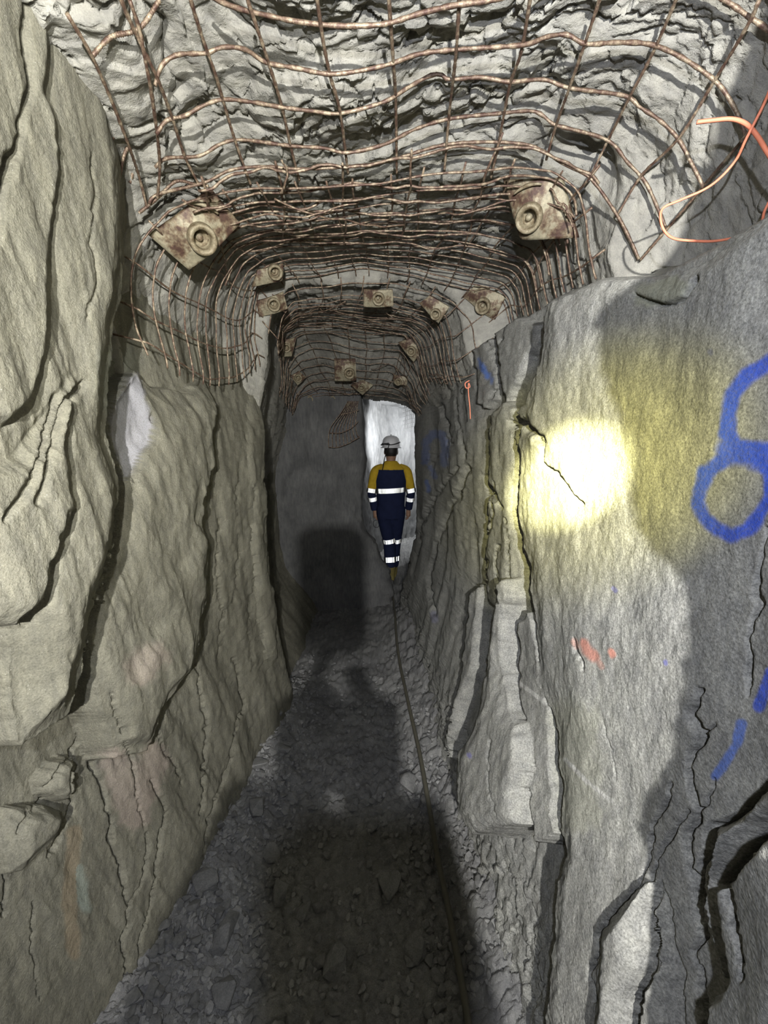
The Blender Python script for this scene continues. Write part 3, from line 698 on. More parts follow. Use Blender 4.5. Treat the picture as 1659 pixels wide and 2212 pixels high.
Vs, Fs, off = [], [], 0
for k, (s, X, Y) in enumerate(small):
    z = float(floor_z(X, Y)); me = STONES[rs.randint(12)]
    e = (rs.uniform(-.5, .5), rs.uniform(-.5, .5), rs.uniform(0, 6.28))
    if k < 290:
        o = bpy.data.objects.new('stone', me); COL.objects.link(o); o.parent = FLOOR
        o.location = (X, Y, z + 0.012 + 0.16 * s); o.rotation_euler = e; o.scale = (s, s, s)
    else:
        Mx = Matrix.LocRotScale(Vector((X, Y, z + 0.012 + 0.1 * s)), __import__('mathutils').Euler(e), Vector((s, s, s)))
        A = np.array([tuple(v.co) for v in me.vertices]); Mn = np.array(Mx)
        A = A @ Mn[:3, :3].T + Mn[:3, 3]
        Vs.append(A); Fs += [tuple(i + off for i in p.vertices) for p in me.polygons]; off += len(A)
me = bpy.data.meshes.new('gravel'); me.from_pydata(np.vstack(Vs).tolist(), [], Fs); me.update()
o = link('gravel', me, M_STONE, FLOOR); o['kind'] = 'stuff'


# ------------------------------------------------------------------ wire mesh sheets
def ends_theta(pl, Y):
    out = []
    for px, py in (pl[0], pl[-1]):
        p = atY(px, py, Y); t = math.atan2(p[2] - Z0, p[0] - float(axis_x(Y)))
        out.append(t + 2 * math.pi if t < -math.pi / 2 else t)
    return out
rw_ = np.random.RandomState(5)
def wob_in(th, Y, amp=0.010, seed=800):
    th = np.asarray(th, float); Y = np.asarray(Y, float); th, Y = np.broadcast_arrays(th, Y)
    return amp * (0.55 + 1.0 * fbm(th * 2.6, Y * 5.0, 2, seed))
def rib_rad(n, r, k):
    return r * (1 + 0.10 * np.sign(np.sin(np.arange(n) * 2.2)) + 0.06 * rw_.normal(size=n))
def wire(P, r, parent, n=None, sides=6):
    n = n or len(P); Q = smooth_path(P, n)
    return tube('wire', Q, rib_rad(n, r, 1), M_WIRE, parent, sides)
def bez(P, dev, seed):
    """small kinks as in hand bent rebar wire"""
    n = len(P); t = np.arange(n) * 0.13
    o = np.stack([fbm(t, t * 0 + 3 * q + seed, 3, 900 + q) for q in range(3)], -1) * dev
    return P + o

def sheet(label, Ys, e0, e1, nl, r, amp, seed, group, dev=0.004, extra=0, cross=1, sag=0.0):
    root = tag(empty('wire_mesh', (float(axis_x(np.mean(Ys))), float(np.mean(Ys)), 1.6)), label, 'wire mesh', group)
    loc = np.array(root.location)
    y0, y1 = Ys[0], Ys[-1]
    def thr(Y):
        f = (Y - y0) / (y1 - y0); return e0[0] * (1 - f) + e1[0] * f, e0[1] * (1 - f) + e1[1] * f
    for k, Y in enumerate(Ys):
        a, b = thr(Y); a += rw_.uniform(0.0, 0.03) + sag * math.sin(math.pi * k / (len(Ys) - 1)); b -= rw_.uniform(0.0, 0.04)
        th = np.linspace(a, b, 90); yy = Y + 0.010 * fbm(th * 1.6, th * 0 + k, 3, seed + 3)
        P = arch(th, yy, wob_in(th, yy, amp, seed))
        wire(bez(P, dev, k) - loc, r, root)
    fr = np.linspace(0.02, 0.98, nl)
    for k, f in enumerate(fr):
        Yv = np.linspace(y0 - 0.02, y1 + 0.02, 34)
        th = np.array([thr(Y)[0] * (1 - f) + thr(Y)[1] * f for Y in Yv]) + 0.03 * fbm(Yv * 4, Yv * 0 + k, 2, seed + 9) + sag * max(0, 1 - k / 4.0) * np.sin(math.pi * np.clip((Yv - y0) / (y1 - y0), 0, 1))
        P = arch(th, Yv, wob_in(th, Yv, amp, seed) - cross * 0.9 * r * (1 if k % 2 else 1))
        wire(bez(P, dev * 0.6, 50 + k) - loc, r, root)
    for k in range(extra):
        ya = rw_.uniform(y0, y1); yb = np.clip(ya + rw_.normal(0, 0.25), y0 - .05, y1 + .05)
        a, b = thr(ya); ta = rw_.uniform(a, b); tb = np.clip(ta + rw_.normal(0, 0.7), b, a)
        t = np.linspace(0, 1, 30); th = ta + (tb - ta) * t; yv = ya + (yb - ya) * t
        P = arch(th, yv, wob_in(th, yv, amp, seed) + 0.012 + 0.02 * np.sin(t * math.pi))
        wire(bez(P, dev, 90 + k) - loc, r * 0.85, root, sides=5)
    return root

# sheet 1: the nearest, its wires measured one by one
root = tag(empty('wire_mesh', (-0.05, 0.9, 2.2)), 'nearest rusty wire mesh overhead, wide open squares bent round to the right', 'wire mesh', 'rusty roof mesh sheets')
loc = np.array(root.location); RW = 0.0036
def in_plane(pl, Y, n=110):
    P = np.array([atY(px, py, Y) for px, py in pl]); return smooth_path(P, n)
for pl, Y in ((W1 + PX('1300,-70;1480,-45;1565,0;1620,38;1660,66;1720,130'), 0.78), (PX('200,120;240,80;300,62;345,0') + [], 0.80),
              (PX('232,330;250,280;275,235;315,212;338,216') , 0.98), (PX('255,400;270,330;300,290;330,262;345,262'), 1.04), (PX('280,395;300,340;330,300;350,286'), 1.1), (W2, 0.86), (W3, 0.95), (W4, 1.05), (W5, 1.11),
              (PX('300,460;340,428;380,392;420,398;450,402'), 1.12)):
    wire(in_plane(pl, Y) - loc, RW, root)
for s_ in ('145,30;195,115;240,215;280,320;300,380;318,450', '280,0;300,60;312,120;330,220;345,350;340,430', '258,-40;262,0;292,70;340,170;372,255;400,340;430,400', '405,-30;412,0;435,75;465,160;487,235;510,310;542,400',
           '530,-30;535,0;555,60;580,135;610,235;630,325;647,390', '680,-30;685,0;700,100;715,170;735,245;752,375', '838,-30;840,0;850,140;855,225;857,375', '993,-30;992,0;985,115;970,250;960,368',
           '1150,-30;1145,0;1125,115;1100,190;1075,320;1060,385', '1305,-30;1295,0;1265,90;1230,190;1200,275;1180,345', '1475,-40;1460,0;1410,115;1360,210;1315,300;1276,380',
           '1640,0;1615,55;1540,180;1465,300;1385,380;1335,462', '1690,170;1659,205;1625,275;1530,390;1445,490;1383,562'):
    P = []
    for px, py in PX(s_):
        p, th = on_arch(px, py, 0.004, 0.4); P.append(p)
    wire(np.array(P) - loc, RW * 0.95, root, 60)

e2a, e2b = ends_theta(S2A, 1.16), ends_theta(S2B, 2.0)
sheet('second rusty wire mesh, close set ribs curving down both walls under two big plates', np.linspace(1.16, 2.0, 13), e2a, e2b, 17, 0.0028, 0.014, 800, 'rusty roof mesh sheets', 0.003, sag=0.16)
YO = np.linspace(1.10, 1.60, 7)
tL, tR = math.radians(128), math.radians(40)
sheet('loose overlapping strip of rusty mesh across the roof between the two big plates', YO, (tL, tR), (math.radians(135), math.radians(35)), 6, 0.0032, 0.028, 860, 'rusty roof mesh sheets', 0.012, 5)
e3a, e3b = ends_theta(S3A, 2.0), ends_theta(S3B, 2.75)
sheet('third rusty wire mesh, its ribs hanging down the right wall above a blue stain', np.linspace(2.04, 2.75, 11), e3a, e3b, 13, 0.0028, 0.016, 820, 'rusty roof mesh sheets', 0.005, 14)
e4a, e4b = ends_theta(S4M, 3.2), ends_theta(S4B, 3.7)
sheet('farthest dark tangled wire mesh over the bend of the tunnel', np.linspace(2.75, 3.66, 10), e4a, e4b, 12, 0.0028, 0.02, 840, 'rusty roof mesh sheets', 0.008, 20)

# small fan of mesh on the dark back wall
root = tag(empty('wire_mesh', (-0.4, 3.6, 1.7)), 'small fan of thin mesh ribs hanging on the dark back wall', 'wire mesh', 'rusty roof mesh sheets')
loc = np.array(root.location)
for k in range(9):
    f = k / 8.0
    pl = [(752 + 22 * f, 866), (738 + 32 * f, 890), (716 + 52 * f, 920), (710 + 62 * f, 940), (710 + 66 * f, 966 - 22 * f * f)]
    wire(np.array([atY(px, py, 3.58 + 0.12 * f * 0) for px, py in pl]) - loc, 0.0035, root, 24, 5)
for pl in ([(710, 966), (730, 966), (752, 958), (777, 944)], [(712, 935), (735, 935), (758, 925), (774, 910)], [(735, 895), (755, 892), (776, 885)]):
    wire(np.array([atY(px, py, 3.575) for px, py in pl]) - loc, 0.0035, root, 24, 5)
# scrap of mesh in the lit passage
root = tag(empty('wire_mesh', (0.4, 5.4, 2.1)), 'scrap of crossed mesh wires against the bright rock of the far passage', 'wire mesh', 'rusty roof mesh sheets')
loc = np.array(root.location)
for k in range(6):
    a = 874 + 4 * k
    tube('wire', smooth_path(np.array([atY(px, py, 5.3) for px, py in [(a, 876 + 2 * k), (a + 3, 895), (a + 1, 915), (a + 2, 932)]]) - loc, 12), 0.004, M_SILHOUETTE, root, 5)
for k in range(6):
    b_ = 880 + 9 * k
    tube('wire', smooth_path(np.array([atY(px, py, 5.3) for px, py in [(870, b_ + 3), (880, b_), (890, b_ - 3), (900, b_ - 4)]]) - loc, 12), 0.004, M_SILHOUETTE, root, 5)

# ------------------------------------------------------------------ bolt plates
def plate(px, py, quad, ring, rd, label, face=0.75, dome=0.22, inner=0.05):
    p, th = on_arch(px, py, inner, 0.5)
    view = CAM - p; dist = np.linalg.norm(view); view /= dist
    inward = np.array([-math.cos(th), -0.0, -math.sin(th)])
    n = view * face + inward * (1 - face); n /= np.linalg.norm(n)
    def hit(q):
        d = ray(*q); return CAM + d * (((p - CAM) @ n) / (d @ n))
    Q = [hit(q) for q in quad]; C0 = hit(ring)
    root = tag(empty('bolt_plate', p), label, 'bolt plate', 'rock bolt plates in the roof')
    size = np.mean([np.linalg.norm(Q[k] - Q[(k + 1) % 4]) for k in range(4)])
    base = hit(ring) ; zcr = ray(*ring); R = rd / FOC * np.linalg.norm(base - CAM) / np.linalg.norm(zcr) * 0.5
    N = 22; u = np.linspace(0, 1, N); U, Vv = np.meshgrid(u, u)
    P = ((1 - U) * (1 - Vv))[..., None] * Q[0] + (U * (1 - Vv))[..., None] * Q[1] + (U * Vv)[..., None] * Q[2] + ((1 - U) * Vv)[..., None] * Q[3]
    up = inward - n * (inward @ n)
    rr = np.linalg.norm(P - C0, axis=-1) / (R * 1.75)
    hd = size * dome * np.exp(-rr ** 2.2) * 0.8; hd = hd * sstep(0.45, 0.9, rr * 1.75) - R * 0.5 * (1 - sstep(0.45, 0.9, rr * 1.75))
    bend = -0.05 * size * ((2 * U - 1) ** 2) + 0.02 * size * fbm(U * 3 + px, Vv * 3 + py, 3, 5)
    P = P + (hd + bend)[..., None] * n
    back = P - n * 0.006
    V = np.vstack([P.reshape(-1, 3), back.reshape(-1, 3)]) - p
    F = grid_faces(N, N); Fb = F[:, ::-1] + N * N
    i = np.arange(N - 1); e = []
    for a in (i, (N - 1) * N + i, i * N, i * N + N - 1):
        st = 1 if a is i or a[0] == (N - 1) * N else N
        e.append(np.stack([a, a + st, a + st + N * N, a + N * N], -1))
    link('plate', np_mesh('plate', V, np.vstack([F, Fb] + e), True), M_PLATE, root)
    # ring: open end of the split tube, a lathe about n
    ax = np.cross(n, [0, 0, 1.0]); ax /= np.linalg.norm(ax); ay = np.cross(n, ax)
    prof = [(1.12, -0.3), (1.10, 0.45), (1.04, 0.7), (0.96, 0.78), (0.84, 0.76), (0.70, 0.66), (0.64, 0.3), (0.62, -0.9), (0.0, -0.9)]
    hb = C0 + n * (size * dome * 0.6) - p
    ns = 28; VV = []
    for (r_, h_) in prof:
        for k in range(ns):
            a = 2 * math.pi * k / ns
            VV.append(hb + R * (r_ * (math.cos(a) * ax + math.sin(a) * ay) + h_ * 0.8 * n))
    F = grid_faces(len(prof), ns); last = np.array([[j * ns + ns - 1, j * ns, (j + 1) * ns, (j + 1) * ns + ns - 1] for j in range(len(prof) - 1)])
    link('collar', np_mesh('collar', np.array(VV), np.vstack([F, last]), True), M_COLLAR, root)
    # split bolt end inside the ring
    bolt = [hb + n * R * t for t in np.linspace(-0.9, -0.1, 5)]
    tube('bolt', np.array(bolt) + ax * R * 0.12, R * np.array([0.30, 0.30, 0.30, 0.26, 0.18]), M_PLATE, root, 10)
    # rim lip pressed above the dome
    if size > 0.12:
        t = np.linspace(-1, 1, 16)
        lip = hb + up[None, :] * (0) + n * (-R * 0.1) + np.array([(-ay * math.copysign(1, (-ay) @ np.array([0, 0, 1.0]))) * R * 2.2 * 1.0])[0] + np.outer(t, ax * R * 1.1) + np.outer(t * t, ay * R * 0.25 * math.copysign(1, ay @ np.array([0, 0, 1.0])) * -1)
        tube('lip', lip, R * 0.16 * (1 - 0.5 * np.abs(t)), M_COLLAR, root, 6)
    return root
Q4 = lambda s: PX(s)
PLATES = [
 (430, 495, '320,508;455,405;521,485;409,585', (433, 512), 54, 'big mottled rusty bolt plate turned on its corner at left of the roof'),
 (1165, 455, '1085,388;1215,385;1250,515;1125,517', (1147, 467), 50, 'big rusty square bolt plate at right of the roof'),
 (580, 597, '543,622;556,583;612,568;610,606', (593, 586), 28, 'small grey bolt plate above another where ribs bend on the left'),
 (590, 656, '554,650;612,630;622,668;560,686', (590, 656), 25, 'small dusty plate in a tangle of wires on the left'),
 (817, 644, '785,625;848,625;850,662;785,664', (818, 643), 24, 'level rectangular bolt plate in the middle of the third mesh'),
 (940, 668, '905,656;928,638;971,663;947,699', (942, 677), 21, 'tilted bolt plate at the right shoulder of the third mesh'),
 (1047, 655, '999,642;1028,614;1093,640;1068,694', (1045, 659), 30, 'brown tilted bolt plate at the right wall, mesh hem below it'),
 (619, 750, '604,735;641,728;630,770;605,771', (617, 750), 17, 'bolt plate on the left above the dark back wall'),
 (887, 755, '859,740;890,729;909,763;893,783', (889, 757), 19, 'slanted bolt plate at right over the bend'),
 (746, 798, '722,775;768,775;770,822;723,824', (754, 804), 21, 'square bolt plate hanging lowest in the centre of the far mesh'),
 (781, 837, '757,832;785,821;807,832;783,854', (781, 836), 13, 'diamond turned bolt plate below the square centre one'),
 (644, 816, '627,812;645,801;661,815;643,833', (643, 816), 15, 'little bolt plate in shade at the far left of the roof'),
 (864, 822, '849,809;881,814;879,833;851,829', (861, 824), 14, 'little bolt plate in shade at the far right of the roof'),
 (668, 864, '652,854;683,854;685,874;655,877', (668, 862), 13, 'faint bolt plate at the foot of the farthest mesh, left'),
 (718, 861, '705,853;731,853;731,869;706,869', (717, 861), 12, 'faint bolt plate at the foot of the farthest mesh, centre'),
]
for px, py, q, ring, rd, lab in PLATES:
    plate(px, py, Q4(q), ring, rd, lab)

# ------------------------------------------------------------------ orange cords and the floor cable
def path_Y(s, Ys):
    pts = PX(s); Ys = np.interp(np.linspace(0, 1, len(pts)), np.linspace(0, 1, len(Ys)), Ys)
    return np.array([atY(px, py, Y) for (px, py), Y in zip(pts, Ys)])
P = path_Y('1505,264;1540,260;1575,257;1600,262;1620,275;1640,300;1655,325;1690,380', [0.80, 0.74])
tag(tube('orange_cord', smooth_path(P, 60), 0.0034, M_ORANGE), 'short stiff orange cord end sticking out over the mesh edge', 'cord')
P = path_Y('1672,170;1650,225;1612,300;1590,345;1555,385;1520,410;1470,432;1432,450;1427,475;1436,500;1455,515;1490,520;1540,521;1590,513;1625,503;1645,480;1652,455;1670,420', [0.72, 0.80, 0.86, 0.86, 0.84, 0.80])
tag(tube('orange_cord', smooth_path(P, 110), 0.0024, M_ORANGE), 'thin orange cord looping below the mesh hem at upper right', 'cord')
P = path_Y('1014,822;1005,828;1007,838;1015,836;1012,828;1012,850;1015,880;1016,905', [1.93, 1.92])
tag(tube('orange_cord', smooth_path(P, 60), 0.0028, M_ORANGE), 'faded orange cord knotted to the third mesh and hanging down', 'cord')
P = [atZ(x, y, z) for x, y, z in ((846, 1262, 0.05), (852, 1320, 0.06), (858, 1400, 0.08), (878, 1500, 0.10), (905, 1620, 0.11), (925, 1730, 0.12), (945, 1850, 0.11), (968, 1960, 0.09), (990, 2080, 0.08), (1012, 2212, 0.08), (1035, 2400, 0.07))]
P = smooth_path(np.array(P), 160)
P[:, 2] = np.maximum(P[:, 2], floor_z(P[:, 0], P[:, 1]) + 0.035)
k_ = np.ones(9) / 9; zs_ = np.convolve(np.pad(P[:, 2], 4, mode='edge'), k_, mode='valid'); P[:, 2] = zs_
CB = tag(tube('cable', P, 0.0105, M_CABLE, None, 10), 'dark cable lying along the rubble floor towards the person', 'cable')

# ------------------------------------------------------------------ people
def loft(secs, ns=20):
    """secs: (x, y, z, rx, ry) stacked upwards"""
    V = []; a = np.arange(ns) * 2 * math.pi / ns
    for x, y, z, rx, ry in secs:
        V.append(np.stack([x + rx * np.cos(a), y + ry * np.sin(a), np.full(ns, z)], -1))
    V = np.vstack(V); n = len(secs)
    k = np.arange(n - 1)[:, None] * ns; s = np.arange(ns)[None, :]; s2 = (s + 1) % ns
    F = np.stack([k + s, k + s2, k + ns + s2, k + ns + s], -1).reshape(-1, 4)
    V = np.vstack([V, [secs[0][:3]], [secs[-1][:3]]]); i0 = n * ns; q = np.arange(ns); q2 = (q + 1) % ns
    F = np.vstack([F, np.stack([q2, q, np.full(ns, i0), np.full(ns, i0)], -1), np.stack([q + (n - 1) * ns, q2 + (n - 1) * ns, np.full(ns, i0 + 1), np.full(ns, i0 + 1)], -1)])
    return V, F
def limb(P, R, n=40, sides=16):
    Q = smooth_path(P, n); L = np.r_[0, np.cumsum(np.linalg.norm(np.diff(np.asarray(P, float), axis=0), axis=1))]
    r = np.interp(np.linspace(0, L[-1], n), L, R); return tube_geo(Q, r, sides)
def ball(c, r, sc=(1, 1, 1), n=14):
    return loft([(c[0], c[1], c[2] + r * sc[2] * math.sin(t), r * sc[0] * max(0.02, math.cos(t)), r * sc[1] * max(0.02, math.cos(t))) for t in np.linspace(-1.5, 1.5, n)], 18)
def fuse(name, parts, vox, mats, parent, smooth_it=4, zone=None):
    V, F = join_geo(parts); me = geo_mesh(name, V, F)
    o = bpy.data.objects.new(name, me); COL.objects.link(o)
    m = o.modifiers.new('r', 'REMESH'); m.mode = 'VOXEL'; m.voxel_size = vox
    m2 = o.modifiers.new('s', 'SMOOTH'); m2.iterations = smooth_it; m2.factor = 0.5
    dg = bpy.context.evaluated_depsgraph_get(); me2 = bpy.data.meshes.new_from_object(o.evaluated_get(dg))
    bpy.data.objects.remove(o, do_unlink=True); bpy.data.meshes.remove(me); me2.name = name
    me2.materials.clear()
    for m in mats: me2.materials.append(m)
    me2.polygons.foreach_set('use_smooth', np.full(len(me2.polygons), True, bool))
    if zone is not None:
        c = np.zeros(len(me2.polygons) * 3); me2.polygons.foreach_get('center', c); c = c.reshape(-1, 3)
        me2.polygons.foreach_set('material_index', zone(c).astype(np.int32))
    me2.update()
    ob = bpy.data.objects.new(name, me2); COL.objects.link(ob); ob.parent = parent; return ob
def cloth(name, col):
    m, nt, b = mat_new(name); c = coords(nt); n = noise(nt, c, 16, 4, 0.6); w_ = noise(nt, c, 900, 2)
    k = ramp(nt, n, [(0.3, tuple(x * 0.85 for x in col)), (0.7, tuple(x * 1.12 for x in col))])
    nt.links.new(k, b.inputs['Base Color']); b.inputs['Roughness'].default_value = 0.85; b.inputs['Specular IOR Level'].default_value = 0.15
    p = bump(nt, b, n, 0.7, 0.012); bump(nt, b, w_, 0.2, 0.0005, p); return m
M_NAVY = cloth('navy_cloth', (0.016, 0.022, 0.060)); M_YEL = cloth('yellow_cloth', (0.60, 0.40, 0.035))
M_SKIN = plain('skin', (0.36, 0.21, 0.14), 0.55); M_HAIR = plain('dark_hair', (0.012, 0.010, 0.009), 0.6)
M_HELM = plain('helmet_white', (0.78, 0.78, 0.80), 0.35, 0, 0.04); M_STRAP = plain('black_strap', (0.015, 0.015, 0.017), 0.5)
M_BOOT = plain('dusty_boot', (0.20, 0.165, 0.05), 0.75)
m_, nt_, b_ = mat_new('reflective_tape'); b_.inputs['Base Color'].default_value = (0.95, 0.95, 0.93, 1); b_.inputs['Metallic'].default_value = 1.0; b_.inputs['Roughness'].default_value = 0.16
M_TAPE = m_
m_, nt_, b_ = mat_new('lamp_lens'); b_.inputs['Base Color'].default_value = (0.9, 0.9, 0.85, 1); b_.inputs['Emission Color'].default_value = (1, 0.98, 0.9, 1); b_.inputs['Emission Strength'].default_value = 6.0
M_LENS = m_

def corner_band(fn, circ, width, parent, a=0.0065):
    """fn(theta, v) gives the band surface; the surface is tiled with equilateral triangles, each sunk to a cube corner"""
    tt = np.linspace(0, 2 * math.pi, 721); P = fn(tt, np.full(721, 0.5)); L = np.r_[0, np.cumsum(np.linalg.norm(np.diff(P, axis=0), axis=1))]
    n = int(round(L[-1] / a)); a = L[-1] / n; rows = max(2, int(round(width / (a * 0.866)))); V = []; F = []
    G = np.array([[fn(np.interp(((i + 0.5 * (j % 2)) * a) % L[-1], L, tt), np.array(j / rows)) for i in range(n)] for j in range(rows + 1)])
    for j in range(rows):
        for i in range(n):
            i1 = (i + 1) % n
            tr = ((G[j, i], G[j, i1], G[j + 1, i]), (G[j, i1], G[j + 1, i1], G[j + 1, i])) if j % 2 == 0 else ((G[j, i], G[j + 1, i1], G[j + 1, i]), (G[j, i], G[j, i1], G[j + 1, i1]))
            for (A, B, C) in tr:
                nn = np.cross(B - A, C - A); nn /= max(1e-12, np.linalg.norm(nn)); c = (A + B + C) / 3
                out = c - G.reshape(-1, 3).mean(0); nn = nn if nn @ out > 0 else -nn
                ap = c - nn * (np.linalg.norm(B - A) + np.linalg.norm(C - B) + np.linalg.norm(A - C)) / 3 * 0.40825
                k = len(V); V += [A, B, C, ap]; F += [(k, k + 1, k + 3), (k + 1, k + 2, k + 3), (k + 2, k, k + 3)]
    return link('reflective_band', np_mesh('reflective_band', np.array(V), np.array(F), False), M_TAPE, parent)
def limb_band(A_, B_, t0, t1, r, parent):
    d = B_ - A_; Ln = np.linalg.norm(d); d = d / Ln; u = np.cross(d, [0, 1.0, 0]); u /= np.linalg.norm(u); w_ = np.cross(d, u)
    def fn(t, v):
        t = np.asarray(t, float); v = np.asarray(v, float)
        return A_ + (t0 + (t1 - t0) * v)[..., None] * d * Ln + r * (np.cos(t)[..., None] * u + np.sin(t)[..., None] * w_)
    return corner_band(fn, 0, (t1 - t0) * Ln, parent)
def hand_parts(W, D, side, curl=0.8, s=1.0):
    """palm and five fingers from the wrist W along the unit vector D; thumb on the inner/front side"""
    D = np.array(D, float); D /= np.linalg.norm(D)
    f = np.array([0, 1.0, 0]); f -= D * (f @ D); f /= np.linalg.norm(f); c = np.cross(D, f)
    c = c * (1 if c[0] * -side > 0 else -1)          # towards the body
    W = np.array(W, float); parts = [limb([W - D * 0.02, W + D * 0.03, W + D * 0.085], [0.026 * s, 0.030 * s, 0.030 * s], 14, 14)]
    for k, (o, L) in enumerate(((-0.030, .068), (-0.010, .080), (0.010, .076), (0.029, .060))):
        b0 = W + D * 0.08 - f * o * s
        b1 = b0 + (D * 0.9 + c * 0.35 * curl) * L * 0.45; b2 = b1 + (D * (1 - 0.6 * curl) + c * 0.8 * curl) * L * 0.32; b3 = b2 + (D * (1 - 1.3 * curl) + c * 0.7 * curl) * L * 0.26
        parts.append(limb([b0 - D * 0.02, b0, b1, b2, b3], [0.0095, 0.0095, 0.0088, 0.008, 0.0068], 20, 8))
    t0 = W + D * 0.028 + f * 0.022; t1 = t0 + f * 0.026 + D * 0.022 + c * 0.008; t2 = t1 + f * 0.006 + D * 0.030 + c * 0.012
    parts.append(limb([t0, t1, t2], [0.012, 0.0105, 0.008], 14, 8))
    return parts

def person(base, label, arms, legs, cuff=1.0, cable_on=True, hs=1.0):
    """faces +Y; arms = {side: [shoulder, elbow, wrist, hand direction]}, legs = {side: [hip, knee, ankle, toe]}"""
    root = tag(empty('person', base), label, 'person')
    hx, hy, hz = 0.0, 0.035, 1.62
    body = [loft([(hx, hy - .012, 1.49, .052, .056), (hx, hy - .008, 1.53, .060, .070), (hx, hy, 1.57, .068, .088), (hx, hy, 1.62, .074, .096), (hx, hy - .005, 1.67, .075, .097), (hx, hy - .008, 1.71, .064, .082), (hx, hy - .008, 1.735, .03, .04)]),
            limb([(0, -.015, 1.38), (0, 0.0, 1.46), (0, .02, 1.55)], [.075, .056, .056]),
            loft([(0, 0, .86, .12, .09), (0, 0, 1.0, .115, .085), (0, 0, 1.2, .14, .10), (0, -.005, 1.36, .15, .085), (0, -.005, 1.43, .09, .06)]),
            ball((hx, hy + .098, 1.60), .016, (0.8, 1.2, 1.4)), ball((hx - .078, hy, 1.605), .026, (.35, .75, 1.25)), ball((hx + .078, hy, 1.605), .026, (.35, .75, 1.25)),
            ball((hx, hy + .08, 1.555), .020, (1.3, .6, .5))]
    for sd, (S, E, W, D) in arms.items():
        body.append(limb([S, E, W], [.042, .036, .026])); body += hand_parts(W, D, sd, 0.8, hs)
    for sd, (H, K, A, T) in legs.items(): body.append(limb([H, K, A], [.07, .05, .035]))
    fuse('body', body, 0.006, [M_SKIN], root, 2)
    # clothing: one coverall surface, navy with a yellow yoke and yellow upper sleeves
    suit = [loft([(0, 0, .80, .150, .112), (0, 0, .90, .166, .124), (0, 0, 1.0, .168, .122), (0, 0, 1.12, .176, .124), (0, -.004, 1.25, .192, .125), (0, -.008, 1.34, .200, .115), (0, -.010, 1.405, .190, .098), (0, -.008, 1.44, .140, .088), (0, -.004, 1.468, .098, .080), (0, .004, 1.50, .070, .072)], 26)]
    for sd, (S, E, W, D) in arms.items():
        S, E, W = map(lambda v: np.array(v, float), (S, E, W)); Wc = E + (W - E) * 0.93
        suit.append(limb([S + np.array([-sd * 0.10, 0, 0.015]), S + np.array([-sd * 0.012, 0, -0.025]), S + (E - S) * 0.5, E, E + (Wc - E) * 0.6, Wc], [.058, .060, .054, .050 * cuff, .049 * cuff, .047 * cuff], 46, 20))
    for sd, (H, K, A, T) in legs.items():
        H, K, A = map(lambda v: np.array(v, float), (H, K, A))
        suit.append(limb([H + np.array([0, 0, .08]), H, H + (K - H) * .6, K, K + (A - K) * .7, A + np.array([0, 0, 0.06])], [.10, .104, .090, .078, .070, .066], 50, 20))
    SL = arms[-1][0]
    def zone(c):
        arm = (np.abs(c[:, 0]) > 0.150 + 0.25 * np.clip(1.38 - c[:, 2], 0, 0.12)) & (c[:, 2] > 1.165)
        return ((c[:, 2] > 1.395 + 0.03 * np.abs(c[:, 0]) - 0.04 * np.clip(np.abs(c[:, 0]) - .12, 0, 1)) | arm).astype(int)
    fuse('coverall', suit, 0.005, [M_NAVY, M_YEL], root, 9, zone)
    # reflective bands: foil of small cube corners, as real retroreflective tape
    corner_band(lambda t, v: np.stack([(.184 + .004 * v) * np.cos(t), (.130 + .001 * v) * np.sin(t), 1.120 + .058 * v + .010 * np.cos(t)], -1), 1.0, 0.058, root)
    for sd, (S, E, W, D) in arms.items():
        S, E, W = map(lambda v: np.array(v, float), (S, E, W))
        for (A_, B_, t0, t1, r0) in ((S, E, 0.86, 1.04, .059), (E, W, 0.26, 0.46, .056 * cuff)):
            limb_band(A_, B_, t0, t1, r0, root)
    for sd, (H, K, A, T) in legs.items():
        H, K, A = map(lambda v: np.array(v, float), (H, K, A))
        for (A_, B_, t0, t1, r0) in ((H, K, 0.88, 1.03, .084), (K, A, 0.48, 0.64, .0765)):
            limb_band(A_, B_, t0, t1, r0, root)
        T = np.array(T, float)
        bt = [limb([A + np.array([0, -.01, .10]), A, np.array([A[0], A[1] - .01, T[2] + .045])], [.062, .056, .052], 16, 16), limb([np.array([A[0], A[1] - .05, T[2] + .04]), np.array([A[0], A[1] + .06, T[2] + .042]), np.array([T[0], T[1], T[2] + .036])], [.042, .046, .034], 18, 16)]
        fuse('boot', bt, 0.008, [M_BOOT], root, 2)
    # hair, helmet, lamp, cable
    fuse('hair', [loft([(hx, hy - .022, 1.555, .062, .074), (hx, hy - .020, 1.60, .082, .092), (hx, hy - .016, 1.66, .084, .094), (hx, hy - .012, 1.70, .070, .08)])], 0.007, [M_HAIR], root, 2)
    hc = (hx, hy - .005)
    prof = [(.128, 1.652), (.131, 1.658), (.112, 1.668), (.112, 1.70), (.108, 1.735), (.094, 1.768), (.066, 1.790), (.03, 1.800), (.004, 1.802)]
    inner_ = [(.002, 1.790), (.06, 1.776), (.09, 1.752), (.101, 1.70), (.106, 1.662), (.124, 1.651)]
    V, F = loft([(hc[0], hc[1], z, r * 0.96, r * 1.18) for r, z in prof], 36); Vi, Fi = loft([(hc[0], hc[1], z, r * 0.96, r * 1.18) for r, z in inner_], 36)
    link('helmet', geo_mesh('helmet', V, F[:-36 - 0] if False else F), M_HELM, root)
    hel = [o for o in root.children if o.name.startswith('helmet')][0]
    rdg = np.array([(hc[0], hc[1] + .12 * math.cos(t), 1.70 + .106 * math.sin(t)) for t in np.linspace(0.25, 2.9, 30)])
    tube('ridge', rdg, 0.010, M_HELM, hel, 8)
